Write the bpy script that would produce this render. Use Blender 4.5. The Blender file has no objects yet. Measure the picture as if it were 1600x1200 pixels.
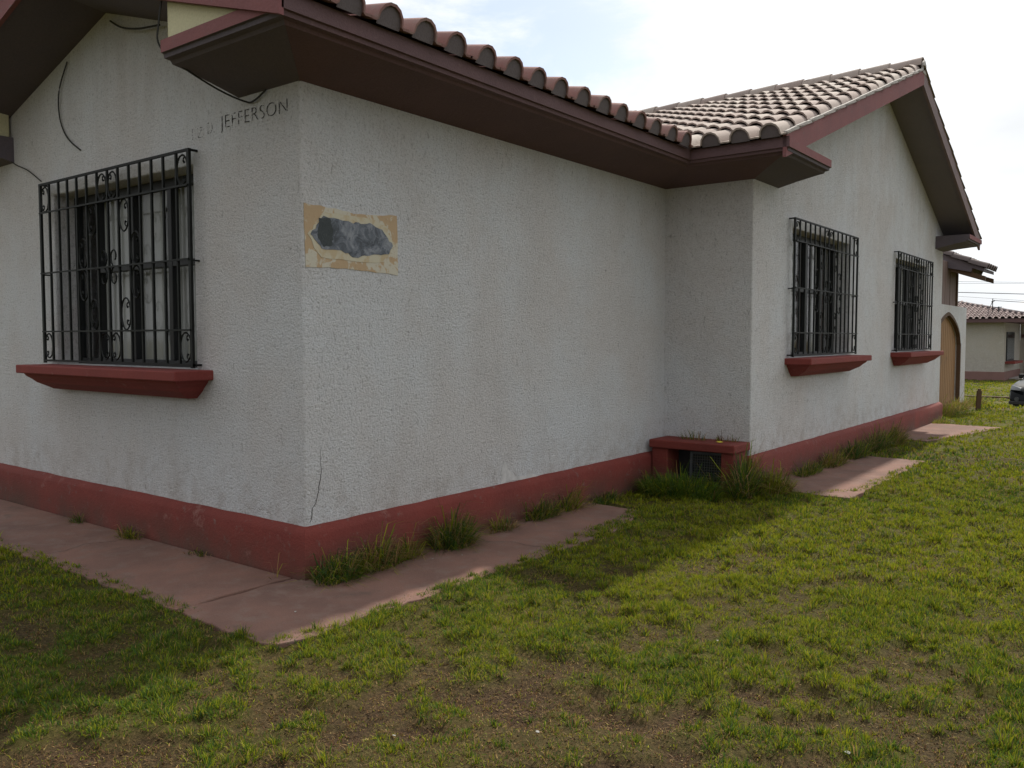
import bpy, bmesh, math, random
import numpy as np
from mathutils import Vector, Matrix
random.seed(7); RNG = np.random.default_rng(11)
S = bpy.context.scene
C = S.collection

# ---------------------------------------------------------------- camera, light, exposure
cam = bpy.data.cameras.new('camera'); camo = bpy.data.objects.new('camera', cam); C.objects.link(camo)
camo.location = (4.1476, -3.3156, 1.5)
camo.rotation_euler = (math.pi/2 - 0.0542, 0.0004, 0.6553)
cam.sensor_width = 36; cam.lens = 1325.1/1600*36
cam.clip_start = 0.05; cam.clip_end = 1500
S.camera = camo

SUN_EL = math.radians(45); SUN_AZ = math.radians(-2.0)      # azimuth from +Y towards +X
sd = Vector((math.sin(SUN_AZ)*math.cos(SUN_EL), math.cos(SUN_AZ)*math.cos(SUN_EL), math.sin(SUN_EL)))
sun = bpy.data.lights.new('sun', 'SUN'); sun.energy = 3.9; sun.angle = math.radians(1.3); sun.color = (1, .93, .82)
suno = bpy.data.objects.new('sun', sun); C.objects.link(suno)
suno.rotation_euler = sd.to_track_quat('Z', 'Y').to_euler(); suno.location = (0, 20, 30)

def N(nt, typ, **kw):
    n = nt.nodes.new(typ)
    for k, v in kw.items(): setattr(n, k, v)
    return n

W = bpy.data.worlds.new('World'); S.world = W; W.use_nodes = True
nt = W.node_tree; nt.nodes.clear()
out = N(nt, 'ShaderNodeOutputWorld')
sky = N(nt, 'ShaderNodeTexSky', sky_type='NISHITA', sun_disc=False)
sky.sun_elevation = SUN_EL; sky.sun_rotation = SUN_AZ
sky.air_density = 1.0; sky.dust_density = 1.5
bg1 = N(nt, 'ShaderNodeBackground'); bg1.inputs['Strength'].default_value = 0.12
nt.links.new(sky.outputs[0], bg1.inputs['Color'])
tc = N(nt, 'ShaderNodeTexCoord')
nrm = N(nt, 'ShaderNodeVectorMath', operation='NORMALIZE'); nt.links.new(tc.outputs['Generated'], nrm.inputs[0])
sep = N(nt, 'ShaderNodeSeparateXYZ'); nt.links.new(nrm.outputs[0], sep.inputs[0])
zz = N(nt, 'ShaderNodeMath', operation='MAXIMUM'); nt.links.new(sep.outputs['Z'], zz.inputs[0]); zz.inputs[1].default_value = 0
zz2 = N(nt, 'ShaderNodeMath', operation='ADD'); nt.links.new(zz.outputs[0], zz2.inputs[0]); zz2.inputs[1].default_value = 0.25
div = N(nt, 'ShaderNodeVectorMath', operation='SCALE')
inv = N(nt, 'ShaderNodeMath', operation='DIVIDE'); inv.inputs[0].default_value = 1; nt.links.new(zz2.outputs[0], inv.inputs[1])
nt.links.new(nrm.outputs[0], div.inputs[0]); nt.links.new(inv.outputs[0], div.inputs['Scale'])
cn = N(nt, 'ShaderNodeTexNoise'); cn.inputs['Scale'].default_value = 2.2; cn.inputs['Detail'].default_value = 7; cn.inputs['Roughness'].default_value = .6
cn.inputs['Distortion'].default_value = .6
nt.links.new(div.outputs[0], cn.inputs['Vector'])
# an opening in the cloud cover, in one part of the sky
gapd = Vector((-0.590, 0.730, 0.345)).normalized()
dot = N(nt, 'ShaderNodeVectorMath', operation='DOT_PRODUCT'); nt.links.new(nrm.outputs[0], dot.inputs[0]); dot.inputs[1].default_value = gapd
gap = N(nt, 'ShaderNodeMapRange', interpolation_type='SMOOTHSTEP'); nt.links.new(dot.outputs['Value'], gap.inputs['Value'])
gap.inputs['From Min'].default_value = 0.984; gap.inputs['From Max'].default_value = 1.0; gap.inputs['To Max'].default_value = .30
sub = N(nt, 'ShaderNodeMath', operation='SUBTRACT'); nt.links.new(cn.outputs['Fac'], sub.inputs[0]); nt.links.new(gap.outputs[0], sub.inputs[1])
cov = N(nt, 'ShaderNodeMapRange', interpolation_type='SMOOTHSTEP'); nt.links.new(sub.outputs[0], cov.inputs['Value'])
cov.inputs['From Min'].default_value = .18; cov.inputs['From Max'].default_value = .40
cov.inputs['To Min'].default_value = .25; cov.inputs['To Max'].default_value = 1
# cloud brightness: thin bright veil, brighter round the sun
dots = N(nt, 'ShaderNodeVectorMath', operation='DOT_PRODUCT'); nt.links.new(nrm.outputs[0], dots.inputs[0]); dots.inputs[1].default_value = sd
glow = N(nt, 'ShaderNodeMapRange'); nt.links.new(dots.outputs['Value'], glow.inputs['Value'])
glow.inputs['From Min'].default_value = -.6; glow.inputs['From Max'].default_value = 1
glow.inputs['To Min'].default_value = .50; glow.inputs['To Max'].default_value = .96
cn2 = N(nt, 'ShaderNodeTexNoise'); cn2.inputs['Scale'].default_value = 1.3; cn2.inputs['Detail'].default_value = 6
nt.links.new(div.outputs[0], cn2.inputs['Vector'])
cb = N(nt, 'ShaderNodeMapRange'); nt.links.new(cn2.outputs['Fac'], cb.inputs['Value'])
cb.inputs['From Min'].default_value = .3; cb.inputs['From Max'].default_value = .7; cb.inputs['To Min'].default_value = .80; cb.inputs['To Max'].default_value = 1.12
mulb = N(nt, 'ShaderNodeMath', operation='MULTIPLY'); nt.links.new(glow.outputs[0], mulb.inputs[0]); nt.links.new(cb.outputs[0], mulb.inputs[1])
bg2 = N(nt, 'ShaderNodeBackground'); bg2.inputs['Color'].default_value = (.95, .975, 1.0, 1)
nt.links.new(mulb.outputs[0], bg2.inputs['Strength'])
mix = N(nt, 'ShaderNodeMixShader'); nt.links.new(cov.outputs[0], mix.inputs[0]); nt.links.new(bg1.outputs[0], mix.inputs[1]); nt.links.new(bg2.outputs[0], mix.inputs[2])
nt.links.new(mix.outputs[0], out.inputs['Surface'])

S.view_settings.view_transform = 'Standard'; S.view_settings.look = 'None'
S.view_settings.exposure = 0.38; S.view_settings.gamma = 1; S.view_settings.use_curve_mapping = False
S.render.engine = 'CYCLES'

# ---------------------------------------------------------------- dimensions (metres)
L1, J, L2 = 4.694, 0.946, 13.54      # length of side wall, step out, far corner
AX0 = -4.52; APX = -2.26             # front gable: left corner, ridge line
OH = 0.53                            # overhang
pA, pB = 0.30, 0.375
EZ = 3.28                            # top of eave
bedA = lambda x: EZ + pA*(OH - x) if x > APX else EZ + pA*(OH - (2*APX - x))
YB0 = L1 - OH; YR = 9.36; YB1 = L2 + OH
pB = 1.83/(YR - YB0); pBf = 1.83/(YB1 - YR)
bedB = lambda y: EZ + pB*(y - YB0) if y < YR else EZ + pBf*(YB1 - y)
XB0 = -6.0; XB1 = J + .5

# ---------------------------------------------------------------- helpers
class MB:
    def __init__(s): s.v = []; s.f = []; s.m = []
    def add(s, vs, fs, mi=0):
        o = len(s.v); s.v += [tuple(v) for v in vs]
        for f in fs: s.f.append(tuple(i + o for i in f)); s.m.append(mi)
    def box(s, a, b, mi=0, T=None):
        x0, y0, z0 = a; x1, y1, z1 = b
        vs = [(x0,y0,z0),(x1,y0,z0),(x1,y1,z0),(x0,y1,z0),(x0,y0,z1),(x1,y0,z1),(x1,y1,z1),(x0,y1,z1)]
        if T: vs = [T(*v) for v in vs]
        s.add(vs, [(0,3,2,1),(4,5,6,7),(0,1,5,4),(1,2,6,5),(2,3,7,6),(3,0,4,7)], mi)
    def tube(s, pts, r, n=6, mi=0, closed=False, cap=True):
        pts = [Vector(p) for p in pts]; k = len(pts); rings = []
        for i, p in enumerate(pts):
            if closed: d = pts[(i+1) % k] - pts[i-1]
            else: d = pts[min(i+1, k-1)] - pts[max(i-1, 0)]
            d.normalize()
            u = Vector((0,0,1)) if abs(d.z) < .9 else Vector((1,0,0))
            a = d.cross(u).normalized(); b = d.cross(a).normalized()
            rr = r[i] if isinstance(r, (list, tuple)) else r
            rings.append([p + (a*math.cos(t*2*math.pi/n) + b*math.sin(t*2*math.pi/n))*rr for t in range(n)])
        vs = [v for R_ in rings for v in R_]; fs = []
        for i in range(k if closed else k-1):
            j = (i+1) % k
            for t in range(n): fs.append((i*n+t, i*n+(t+1) % n, j*n+(t+1) % n, j*n+t))
        if cap and not closed: fs += [tuple(range(n))[::-1], tuple((k-1)*n+t for t in range(n))]
        s.add(vs, fs, mi)
    def prism(s, poly, d0, d1, T, mi=0):        # poly in (a,b), extruded along c from d0 to d1; T(a,b,c)
        n = len(poly)
        vs = [T(a, b, d0) for a, b in poly] + [T(a, b, d1) for a, b in poly]
        s.add(vs, [tuple(range(n))[::-1], tuple(range(n, 2*n))] + [(i, (i+1) % n, n+(i+1) % n, n+i) for i in range(n)], mi)
    def mesh(s, name, mats, smooth=False, bevel=0, seg=2, dist=None):
        me = bpy.data.meshes.new(name); me.from_pydata(s.v, [], s.f)
        for m in (mats if isinstance(mats, (list, tuple)) else [mats]): me.materials.append(m)
        me.polygons.foreach_set('material_index', s.m)
        bm = bmesh.new(); bm.from_mesh(me)
        if dist: bmesh.ops.remove_doubles(bm, verts=bm.verts, dist=dist)
        bmesh.ops.recalc_face_normals(bm, faces=bm.faces)
        if bevel:
            es = [e for e in bm.edges if len(e.link_faces) == 2 and e.calc_face_angle(0) > .5]
            bmesh.ops.bevel(bm, geom=es, offset=bevel, segments=seg, profile=.5, affect='EDGES', clamp_overlap=True)
        if smooth:
            for f in bm.faces: f.smooth = True
        bm.to_mesh(me); bm.free()
        if smooth: me.set_sharp_from_angle(angle=math.radians(40))
        return me
    def obj(s, name, mats, parent=None, **kw): return link(name, s.mesh(name, mats, **kw), parent)

def link(name, me, parent=None, mat=None):
    o = bpy.data.objects.new(name, me); C.objects.link(o)
    if mat is not None: o.matrix_world = mat
    if parent is not None: o.parent = parent; 
    return o
def tag(o, label=None, cat=None, group=None, kind=None):
    for k, v in (('label', label), ('category', cat), ('group', group), ('kind', kind)):
        if v: o[k] = v
    return o
def empty(name, label=None, cat=None, group=None, loc=(0,0,0), rz=0):
    o = bpy.data.objects.new(name, None); C.objects.link(o); o.location = loc; o.rotation_euler = (0,0,rz)
    return tag(o, label, cat, group)
ID = lambda a, b, c: (a, b, c)

# ---------------------------------------------------------------- materials
def pmat(name, rough=.85, spec=.3):
    m = bpy.data.materials.new(name); m.use_nodes = True; t = m.node_tree
    b = t.nodes['Principled BSDF']; b.inputs['Roughness'].default_value = rough
    b.inputs['Specular IOR Level'].default_value = spec
    return m, t, b
def coords(t, scale=(1,1,1), kind='Object'):
    c = N(t, 'ShaderNodeTexCoord'); mp = N(t, 'ShaderNodeMapping'); mp.inputs['Scale'].default_value = scale
    t.links.new(c.outputs[kind], mp.inputs[0]); return mp.outputs[0]
def noise(t, vec, scale, detail=4, rough=.55, dist=0):
    n = N(t, 'ShaderNodeTexNoise'); n.inputs['Scale'].default_value = scale; n.inputs['Detail'].default_value = detail
    n.inputs['Roughness'].default_value = rough; n.inputs['Distortion'].default_value = dist
    if vec is not None: t.links.new(vec, n.inputs['Vector'])
    return n.outputs['Fac']
def ramp(t, fac, stops):
    r = N(t, 'ShaderNodeValToRGB'); e = r.color_ramp.elements
    while len(e) < len(stops): e.new(.5)
    for i, (p, c) in enumerate(stops): e[i].position = p; e[i].color = (*c, 1) if len(c) == 3 else c
    t.links.new(fac, r.inputs[0]); return r.outputs[0]
def grey(a): return (a, a, a)
def mixc(t, fac, a, b, mode='MIX'):
    m = N(t, 'ShaderNodeMix', data_type='RGBA', blend_type=mode)
    for i, v in ((0, fac), (6, a), (7, b)):
        if isinstance(v, (int, float)): m.inputs[i].default_value = v
        elif isinstance(v, tuple): m.inputs[i].default_value = (*v, 1)
        else: t.links.new(v, m.inputs[i])
    return m.outputs[2]
def mr(t, fac, a, b, c=0, d=1):
    m = N(t, 'ShaderNodeMapRange'); t.links.new(fac, m.inputs[0])
    for i, v in enumerate((a, b, c, d)): m.inputs[i+1].default_value = v
    return m.outputs[0]
def math_(t, op, a, b):
    m = N(t, 'ShaderNodeMath', operation=op)
    for i, v in enumerate((a, b)):
        if isinstance(v, (int, float)): m.inputs[i].default_value = v
        else: t.links.new(v, m.inputs[i])
    return m.outputs[0]
def bump(t, b, h, dist=.01, strength=1):
    n = N(t, 'ShaderNodeBump'); n.inputs['Distance'].default_value = dist; n.inputs['Strength'].default_value = strength
    t.links.new(h, n.inputs['Height']); t.links.new(n.outputs[0], b.inputs['Normal'])

def stucco(name, base, warm, cool):
    m, t, b = pmat(name, .92, .2); v = coords(t)
    big = noise(t, v, .9, 5, .6); mid = noise(t, v, 4.5, 5, .65); vs = coords(t, (3.2, 3.2, .35)); st = noise(t, vs, 1.6, 5, .6)
    c = mixc(t, mr(t, big, .40, .60), cool, warm)
    c = mixc(t, mr(t, noise(t, coords(t, (1,1,.6)), 1.9, 6, .7), .50, .68, 0, .45), c, (.50,.475,.465))
    c = mixc(t, mr(t, mid, .3, .7, 0, .45), c, base)
    c = mixc(t, mr(t, st, .52, .80, 0, .10), c, tuple(x*.62 for x in warm))        # rain streaks
    c = mixc(t, mr(t, noise(t, coords(t, (1.5,1.5,.5)), 5.5, 6, .7), .62, .80, 0, .4), c, (.26,.235,.215))   # dirt blotches
    sp = noise(t, v, 62, 4, .75); c = mixc(t, mr(t, sp, .36, .47, .50, 0), c, (.13,.12,.115))
    pits = noise(t, coords(t, (1,1,.45)), 30, 5, .7); c = mixc(t, mr(t, pits, .31, .41, .55, 0), c, (.10,.09,.085))                    # dark pits
    vn = noise(t, v, 38, 5, .75)
    c = mixc(t, mr(t, vn, .35, .65, 0, .35), c, tuple(min(1, x*1.28) for x in base))
    sx = N(t, 'ShaderNodeSeparateXYZ'); t.links.new(v, sx.inputs[0]); zc = sx.outputs['Z']
    hi_ = math_(t, 'MULTIPLY', mr(t, zc, 2.3, 3.2), mr(t, noise(t, coords(t, (4,4,.7)), 1.5, 5, .65), .42, .62, 0, .13))      # water stains running down from the eaves
    c = mixc(t, hi_, c, (.33,.285,.25))
    lo_ = math_(t, 'MULTIPLY', mr(t, zc, .75, .34), mr(t, noise(t, v, 6, 6, .7), .45, .65, 0, .5))      # soil splashed up above the plinth
    c = mixc(t, lo_, c, (.36,.30,.26))
    c = mixc(t, mr(t, noise(t, v, 2.8, 6, .75, .8), .60, .66, 0, .22), c, (.72,.70,.68))                 # touched-up patches
    t.links.new(c, b.inputs['Base Color'])
    vo = N(t, 'ShaderNodeTexVoronoi'); vo.inputs['Scale'].default_value = 95; t.links.new(v, vo.inputs['Vector'])
    h = math_(t, 'ADD', math_(t, 'MULTIPLY', sp, 2.6), math_(t, 'ADD', math_(t, 'MULTIPLY', vn, 1.3), math_(t, 'MULTIPLY', vo.outputs['Distance'], .5)))
    h = math_(t, 'ADD', h, math_(t, 'MULTIPLY', noise(t, v, 2.2, 3), 4))
    bump(t, b, h, .008, 1)
    return m
M = {}
M['stucco'] = stucco('grey_stucco', (.67,.66,.665), (.60,.565,.55), (.65,.665,.69))
M['stucco2'] = stucco('beige_stucco', (.46,.43,.38), (.44,.40,.34), (.44,.42,.38))

def paint(name, c1, c2, chip, amt=.5, rough=.8, bs=.004, mud=False):
    m, t, b = pmat(name, rough, .3); v = coords(t)
    n1 = noise(t, v, 2.4, 6, .65); n2 = noise(t, v, 14, 6, .7); n3 = noise(t, v, 70, 3, .7)
    c = mixc(t, mr(t, n1, .3, .7), c1, c2)
    c = mixc(t, mr(t, n2, .60, .68, 0, amt), c, chip)
    c = mixc(t, mr(t, n3, .35, .65, .35, 0), c, tuple(x*.55 for x in c1))
    if mud:
        sx = N(t, 'ShaderNodeSeparateXYZ'); t.links.new(v, sx.inputs[0])
        c = mixc(t, math_(t, 'MULTIPLY', mr(t, sx.outputs['Z'], .26, .02), mr(t, n1, .35, .6, .25, .85)), c, (.085,.058,.042))
        c = mixc(t, mr(t, noise(t, v, 5, 6, .75), .60, .68, 0, .6), c, (.25,.12,.10))
    t.links.new(c, b.inputs['Base Color']); bump(t, b, math_(t, 'ADD', n2, n3), bs, .7)
    return m
M['plinth'] = paint('red_plinth_paint', (.215,.042,.032), (.150,.032,.026), (.17,.135,.12), .6, bs=.008, mud=True)
M['palered'] = paint('dusty_red_paint', (.25,.14,.125), (.21,.12,.105), (.26,.2,.17), .6)
M['sill'] = paint('red_sill_paint', (.235,.048,.040), (.185,.040,.035), (.30,.20,.17), .35)
M['redfascia'] = paint('faded_red_paint', (.26,.10,.10), (.20,.085,.09), (.19,.15,.15), .7)
M['brown'] = paint('brown_cornice_paint', (.150,.088,.092), (.12,.074,.080), (.19,.125,.12), .4)
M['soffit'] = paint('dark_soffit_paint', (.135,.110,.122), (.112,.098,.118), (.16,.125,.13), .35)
M['soffithaze'] = paint('hazed_grey_soffit', (.20,.175,.19), (.17,.155,.175), (.24,.19,.18), .3)  # far gable soffit lightened: lens haze put into the colour
M['brownpale'] = paint('pale_brown_board', (.24,.17,.17), (.19,.145,.15), (.28,.22,.21), .5)  # lighter brown for the far rake board
M['cream'] = paint('cream_paint', (.62,.58,.38), (.56,.52,.34), (.45,.42,.30), .3)
M['postwood'] = paint('weathered_post', (.12,.07,.04), (.09,.055,.035), (.05,.03,.02), .5)
M['path'] = None
def path_mat():
    m, t, b = pmat('red_concrete', .9, .25); v = coords(t)
    n1 = noise(t, v, 1.6, 6, .6); n2 = noise(t, v, 9, 6, .65); n3 = noise(t, v, 120, 2, .6)
    c = mixc(t, mr(t, n1, .35, .65), (.240,.128,.098), (.150,.088,.071))
    c = mixc(t, mr(t, n2, .50, .66, 0, .7), c, (.21,.145,.12))
    c = mixc(t, mr(t, noise(t, v, 3.1, 6, .7, .5), .60, .70, 0, .6), c, (.105,.078,.062))
    c = mixc(t, mr(t, n3, .35, .6, .3, 0), c, (.09,.06,.05))
    t.links.new(c, b.inputs['Base Color']); bump(t, b, math_(t, 'ADD', math_(t,'MULTIPLY', n2, 1.5), n3), .004, .7); return m
M['path'] = path_mat()

def tile_mat(name='clay_tile', cols=((.27,.215,.195),(.37,.315,.28),(.31,.245,.22),(.42,.37,.33)), pale=(.50,.45,.38)):
    m, t, b = pmat(name, .85, .25); v = coords(t); oi = N(t, 'ShaderNodeObjectInfo')
    c = ramp(t, oi.outputs['Random'], [(0, cols[0]), (.35, cols[1]), (.7, cols[2]), (1, cols[3])])
    off = N(t, 'ShaderNodeVectorMath', operation='ADD'); t.links.new(v, off.inputs[0]); t.links.new(oi.outputs['Location'], off.inputs[1])
    n = noise(t, off.outputs[0], 9, 6, .7)
    c = mixc(t, mr(t, n, .50, .72, 0, .6), c, (.22,.19,.17))
    c = mixc(t, mr(t, noise(t, off.outputs[0], 30, 4, .7), .60, .72, 0, .5), c, pale)
    t.links.new(c, b.inputs['Base Color']); bump(t, b, noise(t, off.outputs[0], 60, 4), .003, .6); return m
M['tile'] = tile_mat()
M['shadetile'] = tile_mat('shaded_clay_tile', ((.20,.105,.095),(.26,.15,.135),(.22,.12,.11),(.28,.18,.16)), (.30,.24,.22))  # front roof tiles: their shade is put into a darker clay colour
M['darktile'] = paint('dark_shaded_clay', (.15,.12,.115), (.11,.09,.09), (.20,.17,.15), .5)  # canopy tiles have shade put into the colour; distant roof base shares it
M['greytile'] = paint('mauve_clay', (.30,.22,.21), (.17,.13,.13), (.42,.37,.34), .6)
M['mortar'] = paint('grey_mortar', (.15,.125,.13), (.12,.105,.115), (.2,.17,.17), .4)
M['lightmortar'] = paint('pale_mortar', (.46,.43,.40), (.38,.36,.34), (.25,.22,.2), .4)

def plain(name, col, rough=.6, metal=0, spec=.4, nscale=None, amt=.3):
    m, t, b = pmat(name, rough, spec); b.inputs['Metallic'].default_value = metal
    if nscale:
        n = noise(t, coords(t), nscale, 5, .65); c = mixc(t, mr(t, n, .35, .65, 0, 1), col, tuple(x*(1-amt) for x in col))
        t.links.new(c, b.inputs['Base Color'])
    else: b.inputs['Base Color'].default_value = (*col, 1)
    return m
M['iron'] = plain('black_iron', (.009,.011,.010), .6, 0, .25, 20, .5)
M['frame'] = plain('black_window_frame', (.014,.015,.016), .45)
M['wire'] = plain('dark_cable', (.025,.024,.022), .7)
M['greymetal'] = plain('grey_metal', (.065,.07,.075), .5, .3, .4, 15)
M['tyre'] = plain('rubber', (.02,.02,.02), .8)
M['carpaint'] = plain('black_car_paint', (.006,.007,.008), .22, 0, .15)
M['darkplastic'] = plain('dark_plastic', (.016,.016,.017), .5)
M['chrome'] = plain('silver_metal', (.55,.56,.58), .25, .9)
M['paper'] = plain('white_paper', (.36,.35,.32), .8)
M['yellow'] = plain('yellow_leaf', (.55,.44,.04), .6)
M['white'] = plain('white_door_paint', (.60,.61,.63), .6, 0, .3, 3, .1)
M['darksmear'] = paint('dark_adhesive', (.05,.058,.06), (.08,.09,.10), (.20,.21,.22), .6)
M['scuff'] = plain('pale_scuffed_plaster', (.60,.585,.575), .9, 0, .2, 9, .3)
M['crack'] = plain('dark_crack', (.05,.045,.04), .95)

def glass_mat(name, tint=(.92,.94,.94), refl=.10):
    m = bpy.data.materials.new(name); m.use_nodes = True; t = m.node_tree; t.nodes.clear()
    o = N(t, 'ShaderNodeOutputMaterial'); tr = N(t, 'ShaderNodeBsdfTransparent'); tr.inputs[0].default_value = (*tint, 1)
    gl = N(t, 'ShaderNodeBsdfGlossy'); gl.inputs['Roughness'].default_value = .06
    fr = N(t, 'ShaderNodeLayerWeight'); fr.inputs[0].default_value = .5
    f = math_(t, 'ADD', math_(t, 'MULTIPLY', math_(t, 'POWER', fr.outputs['Facing'], 4.0), .55), refl*.5); mx = N(t, 'ShaderNodeMixShader')
    t.links.new(f, mx.inputs[0]); t.links.new(tr.outputs[0], mx.inputs[1]); t.links.new(gl.outputs[0], mx.inputs[2]); t.links.new(mx.outputs[0], o.inputs[0])
    return m
M['glass'] = glass_mat('dusty_glass')
M['lens'] = plain('headlamp_glass', (.12,.125,.135), .15, .1, .5)
def curtain_mat():
    m, t, b = pmat('pale_curtain', .9, .1); v = coords(t, (1,1,.1)); n = noise(t, v, 6, 4)
    c = mixc(t, n, (.44,.435,.42), (.33,.325,.315)); t.links.new(c, b.inputs['Base Color'])
    b.inputs['Emission Strength'].default_value = 0; return m
M['curtain'] = curtain_mat()
def wood_mat(name, c1, c2, dirt, sc=(14,14,.9)):
    m, t, b = pmat(name, .75, .3); v = coords(t, sc); n = noise(t, v, 2.2, 6, .65, .3); oi = N(t, 'ShaderNodeObjectInfo')
    c = mixc(t, mr(t, n, .3, .7), c1, c2)
    c = mixc(t, mr(t, oi.outputs['Random'], 0, 1, 0, .35), c, tuple(x*.7 for x in c1))
    c = mixc(t, mr(t, noise(t, coords(t), 2.5, 5, .7), .55, .75, 0, .7), c, dirt)
    t.links.new(c, b.inputs['Base Color']); bump(t, b, n, .004, .6); return m
M['gatewood'] = wood_mat('honey_wood', (.33,.185,.080), (.24,.130,.058), (.13,.085,.055))
M['greywood'] = wood_mat('weathered_wood', (.20,.13,.115), (.155,.115,.105), (.15,.14,.13))

def patch_mat():
    m, t, b = pmat('torn_ochre_paint', .85, .25); v = coords(t)
    n = noise(t, v, 7, 5, .6, .6); n2 = noise(t, v, 40, 5, .7)
    c = mixc(t, mr(t, n, .485, .515), (.44,.32,.20), (.52,.485,.40))
    c = mixc(t, mr(t, n2, .56, .64, 0, .5), c, (.36,.25,.15))
    t.links.new(c, b.inputs['Base Color']); bump(t, b, math_(t, 'ADD', n, n2), .003, .6); return m
M['patch'] = patch_mat()
def cream_patch():
    m, t, b = pmat('torn_cream_paint', .85, .25); v = coords(t)
    n = noise(t, v, 11, 5, .65, .5); c = mixc(t, mr(t, n, .44, .58), (.52,.48,.37), (.47,.38,.25)); t.links.new(c, b.inputs['Base Color'])
    bump(t, b, n, .003, .6); return m
M['creampatch'] = cream_patch()
def slate_mat():
    m, t, b = pmat('scraped_blue_grey', .6, .35); v = coords(t)
    n = noise(t, v, 9, 6, .7, 1.0); n2 = noise(t, v, 28, 6, .7, .6)
    c = ramp(t, n, [(.34, (.045,.052,.060)), (.45, (.085,.097,.118)), (.53, (.15,.165,.195)), (.64, (.24,.255,.28))])
    c = mixc(t, mr(t, n2, .58, .66, 0, .7), c, (.25,.26,.29)); c = mixc(t, mr(t, n2, .40, .34, 0, .8), c, (.05,.055,.07))
    c = mixc(t, mr(t, noise(t, v, 3.5, 2, .5), .60, .64, 0, .5), c, (.045,.055,.06))
    t.links.new(c, b.inputs['Base Color']); bump(t, b, n2, .003, .8); return m
M['slate'] = slate_mat()
def letter_mat(name, lo, hi, scale):
    m, t, b = pmat(name, .9, .1); b.inputs['Base Color'].default_value = (.035,.034,.032, 1)
    n = noise(t, coords(t), scale, 4, .7); a = mr(t, n, lo, hi); t.links.new(a, b.inputs['Alpha']); return m
M['letter'] = letter_mat('worn_black_lettering', .43, .57, 38)
M['letterfaint'] = letter_mat('almost_gone_lettering', .48, .66, 45)
M['stain'] = None

def soil_mat():
    m, t, b = pmat('lawn_soil', .95, .15); v = coords(t)
    at = N(t, 'ShaderNodeAttribute', attribute_name='green'); g = at.outputs['Fac']
    n1 = noise(t, v, 7, 6, .7); n2 = noise(t, v, 60, 6, .85); n3 = noise(t, v, 1.2, 4, .6)
    c = ramp(t, n2, [(.3, (.012,.007,.004)), (.45, (.045,.027,.015)), (.55, (.085,.053,.029)), (.68, (.19,.125,.062))])
    c = mixc(t, mr(t, n1, .45, .7, 0, .6), c, (.028,.016,.009))
    gc = ramp(t, n2, [(.32, (.010,.012,.003)), (.48, (.050,.056,.009)), (.66, (.16,.155,.025))])
    gc = mixc(t, mr(t, n3, .4, .6), gc, (.095,.090,.016))
    c = mixc(t, math_(t, 'MULTIPLY', g, mr(t, n1, .3, .6, .55, 1)), c, gc)
    t.links.new(c, b.inputs['Base Color']); bump(t, b, math_(t, 'ADD', n1, n2), .02, .8); return m
M['soil'] = soil_mat()
def blade_mat(name='grass_blade'):
    m = bpy.data.materials.new(name); m.use_nodes = True; t = m.node_tree; t.nodes.clear()
    o = N(t, 'ShaderNodeOutputMaterial'); at = N(t, 'ShaderNodeAttribute', attribute_name='col')
    d = N(t, 'ShaderNodeBsdfPrincipled'); d.inputs['Roughness'].default_value = .65; d.inputs['Specular IOR Level'].default_value = .15
    tr = N(t, 'ShaderNodeBsdfTranslucent'); mx = N(t, 'ShaderNodeMixShader'); mx.inputs[0].default_value = .38
    t.links.new(at.outputs['Color'], d.inputs['Base Color']); t.links.new(at.outputs['Color'], tr.inputs[0])
    t.links.new(d.outputs[0], mx.inputs[1]); t.links.new(tr.outputs[0], mx.inputs[2]); t.links.new(mx.outputs[0], o.inputs[0]); return m
M['blade'] = blade_mat()

# ---------------------------------------------------------------- ground
def vnoise(x, y, seed, scale, octv=4):
    r = np.random.default_rng(seed); tot = np.zeros_like(x, dtype=float); amp = 1; s = 0
    for _ in range(octv):
        L = r.random((256, 256)); X = x*scale + 37.3; Y = y*scale + 11.7
        xi = np.floor(X).astype(int); yi = np.floor(Y).astype(int); fx = X - xi; fy = Y - yi
        fx = fx*fx*(3-2*fx); fy = fy*fy*(3-2*fy)
        g = lambda a, b: L[a % 256, b % 256]
        v = (g(xi,yi)*(1-fx)+g(xi+1,yi)*fx)*(1-fy) + (g(xi,yi+1)*(1-fx)+g(xi+1,yi+1)*fx)*fy
        tot += v*amp; s += amp; amp *= .5; scale *= 2.1
    return tot/s
def sstep(a, b, x):
    t = np.clip((x-a)/(b-a), 0, 1); return t*t*(3-2*t)
def gbase(y): return -.66*sstep(17, 26, y)
def slabmask(x, y, grow=0.0):
    e = (vnoise(x, y, 5, 2.3, 3)-.5)*.16 + grow
    a = (y > -.73-e) & (y < 0) & (x < .02) & (x > AX0-1)
    xo = np.interp(y, [-.8, -.5, 0, 1.2, 2.2, 3.15, 3.3], [.62, .80, .80, .80, .68, .58, .0])
    b_ = (x > -.05) & (x < xo+e) & (y > -.80-e) & (y < 3.3)
    c = (x > J) & (x < np.interp(y, [4.8, 5.2, 7.4, 7.8], [1.45, 1.75, 1.90, 1.6])+e) & (y > 4.75-e) & (y < 7.75+e)
    d = (x > J) & (x < np.interp(y, [9.9, 10.6, 12.5], [1.38, 1.62, 2.0])+e) & (y > 9.9-e) & (y < 12.6+e)
    return a | b_ | c | d
def housemask(x, y):
    return ((x < .05) & (x > AX0) & (y > -.05) & (y < L1+.1)) | ((x < J+.05) & (x > -5.6) & (y > L1-.05) & (y < L2+.05))
CX, CY = 4.1476, -3.3156
def mound(x, y): return sstep(.36, .62, vnoise(x + .02*np.sin(y*9), y, 71, 5.5, 3))
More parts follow.
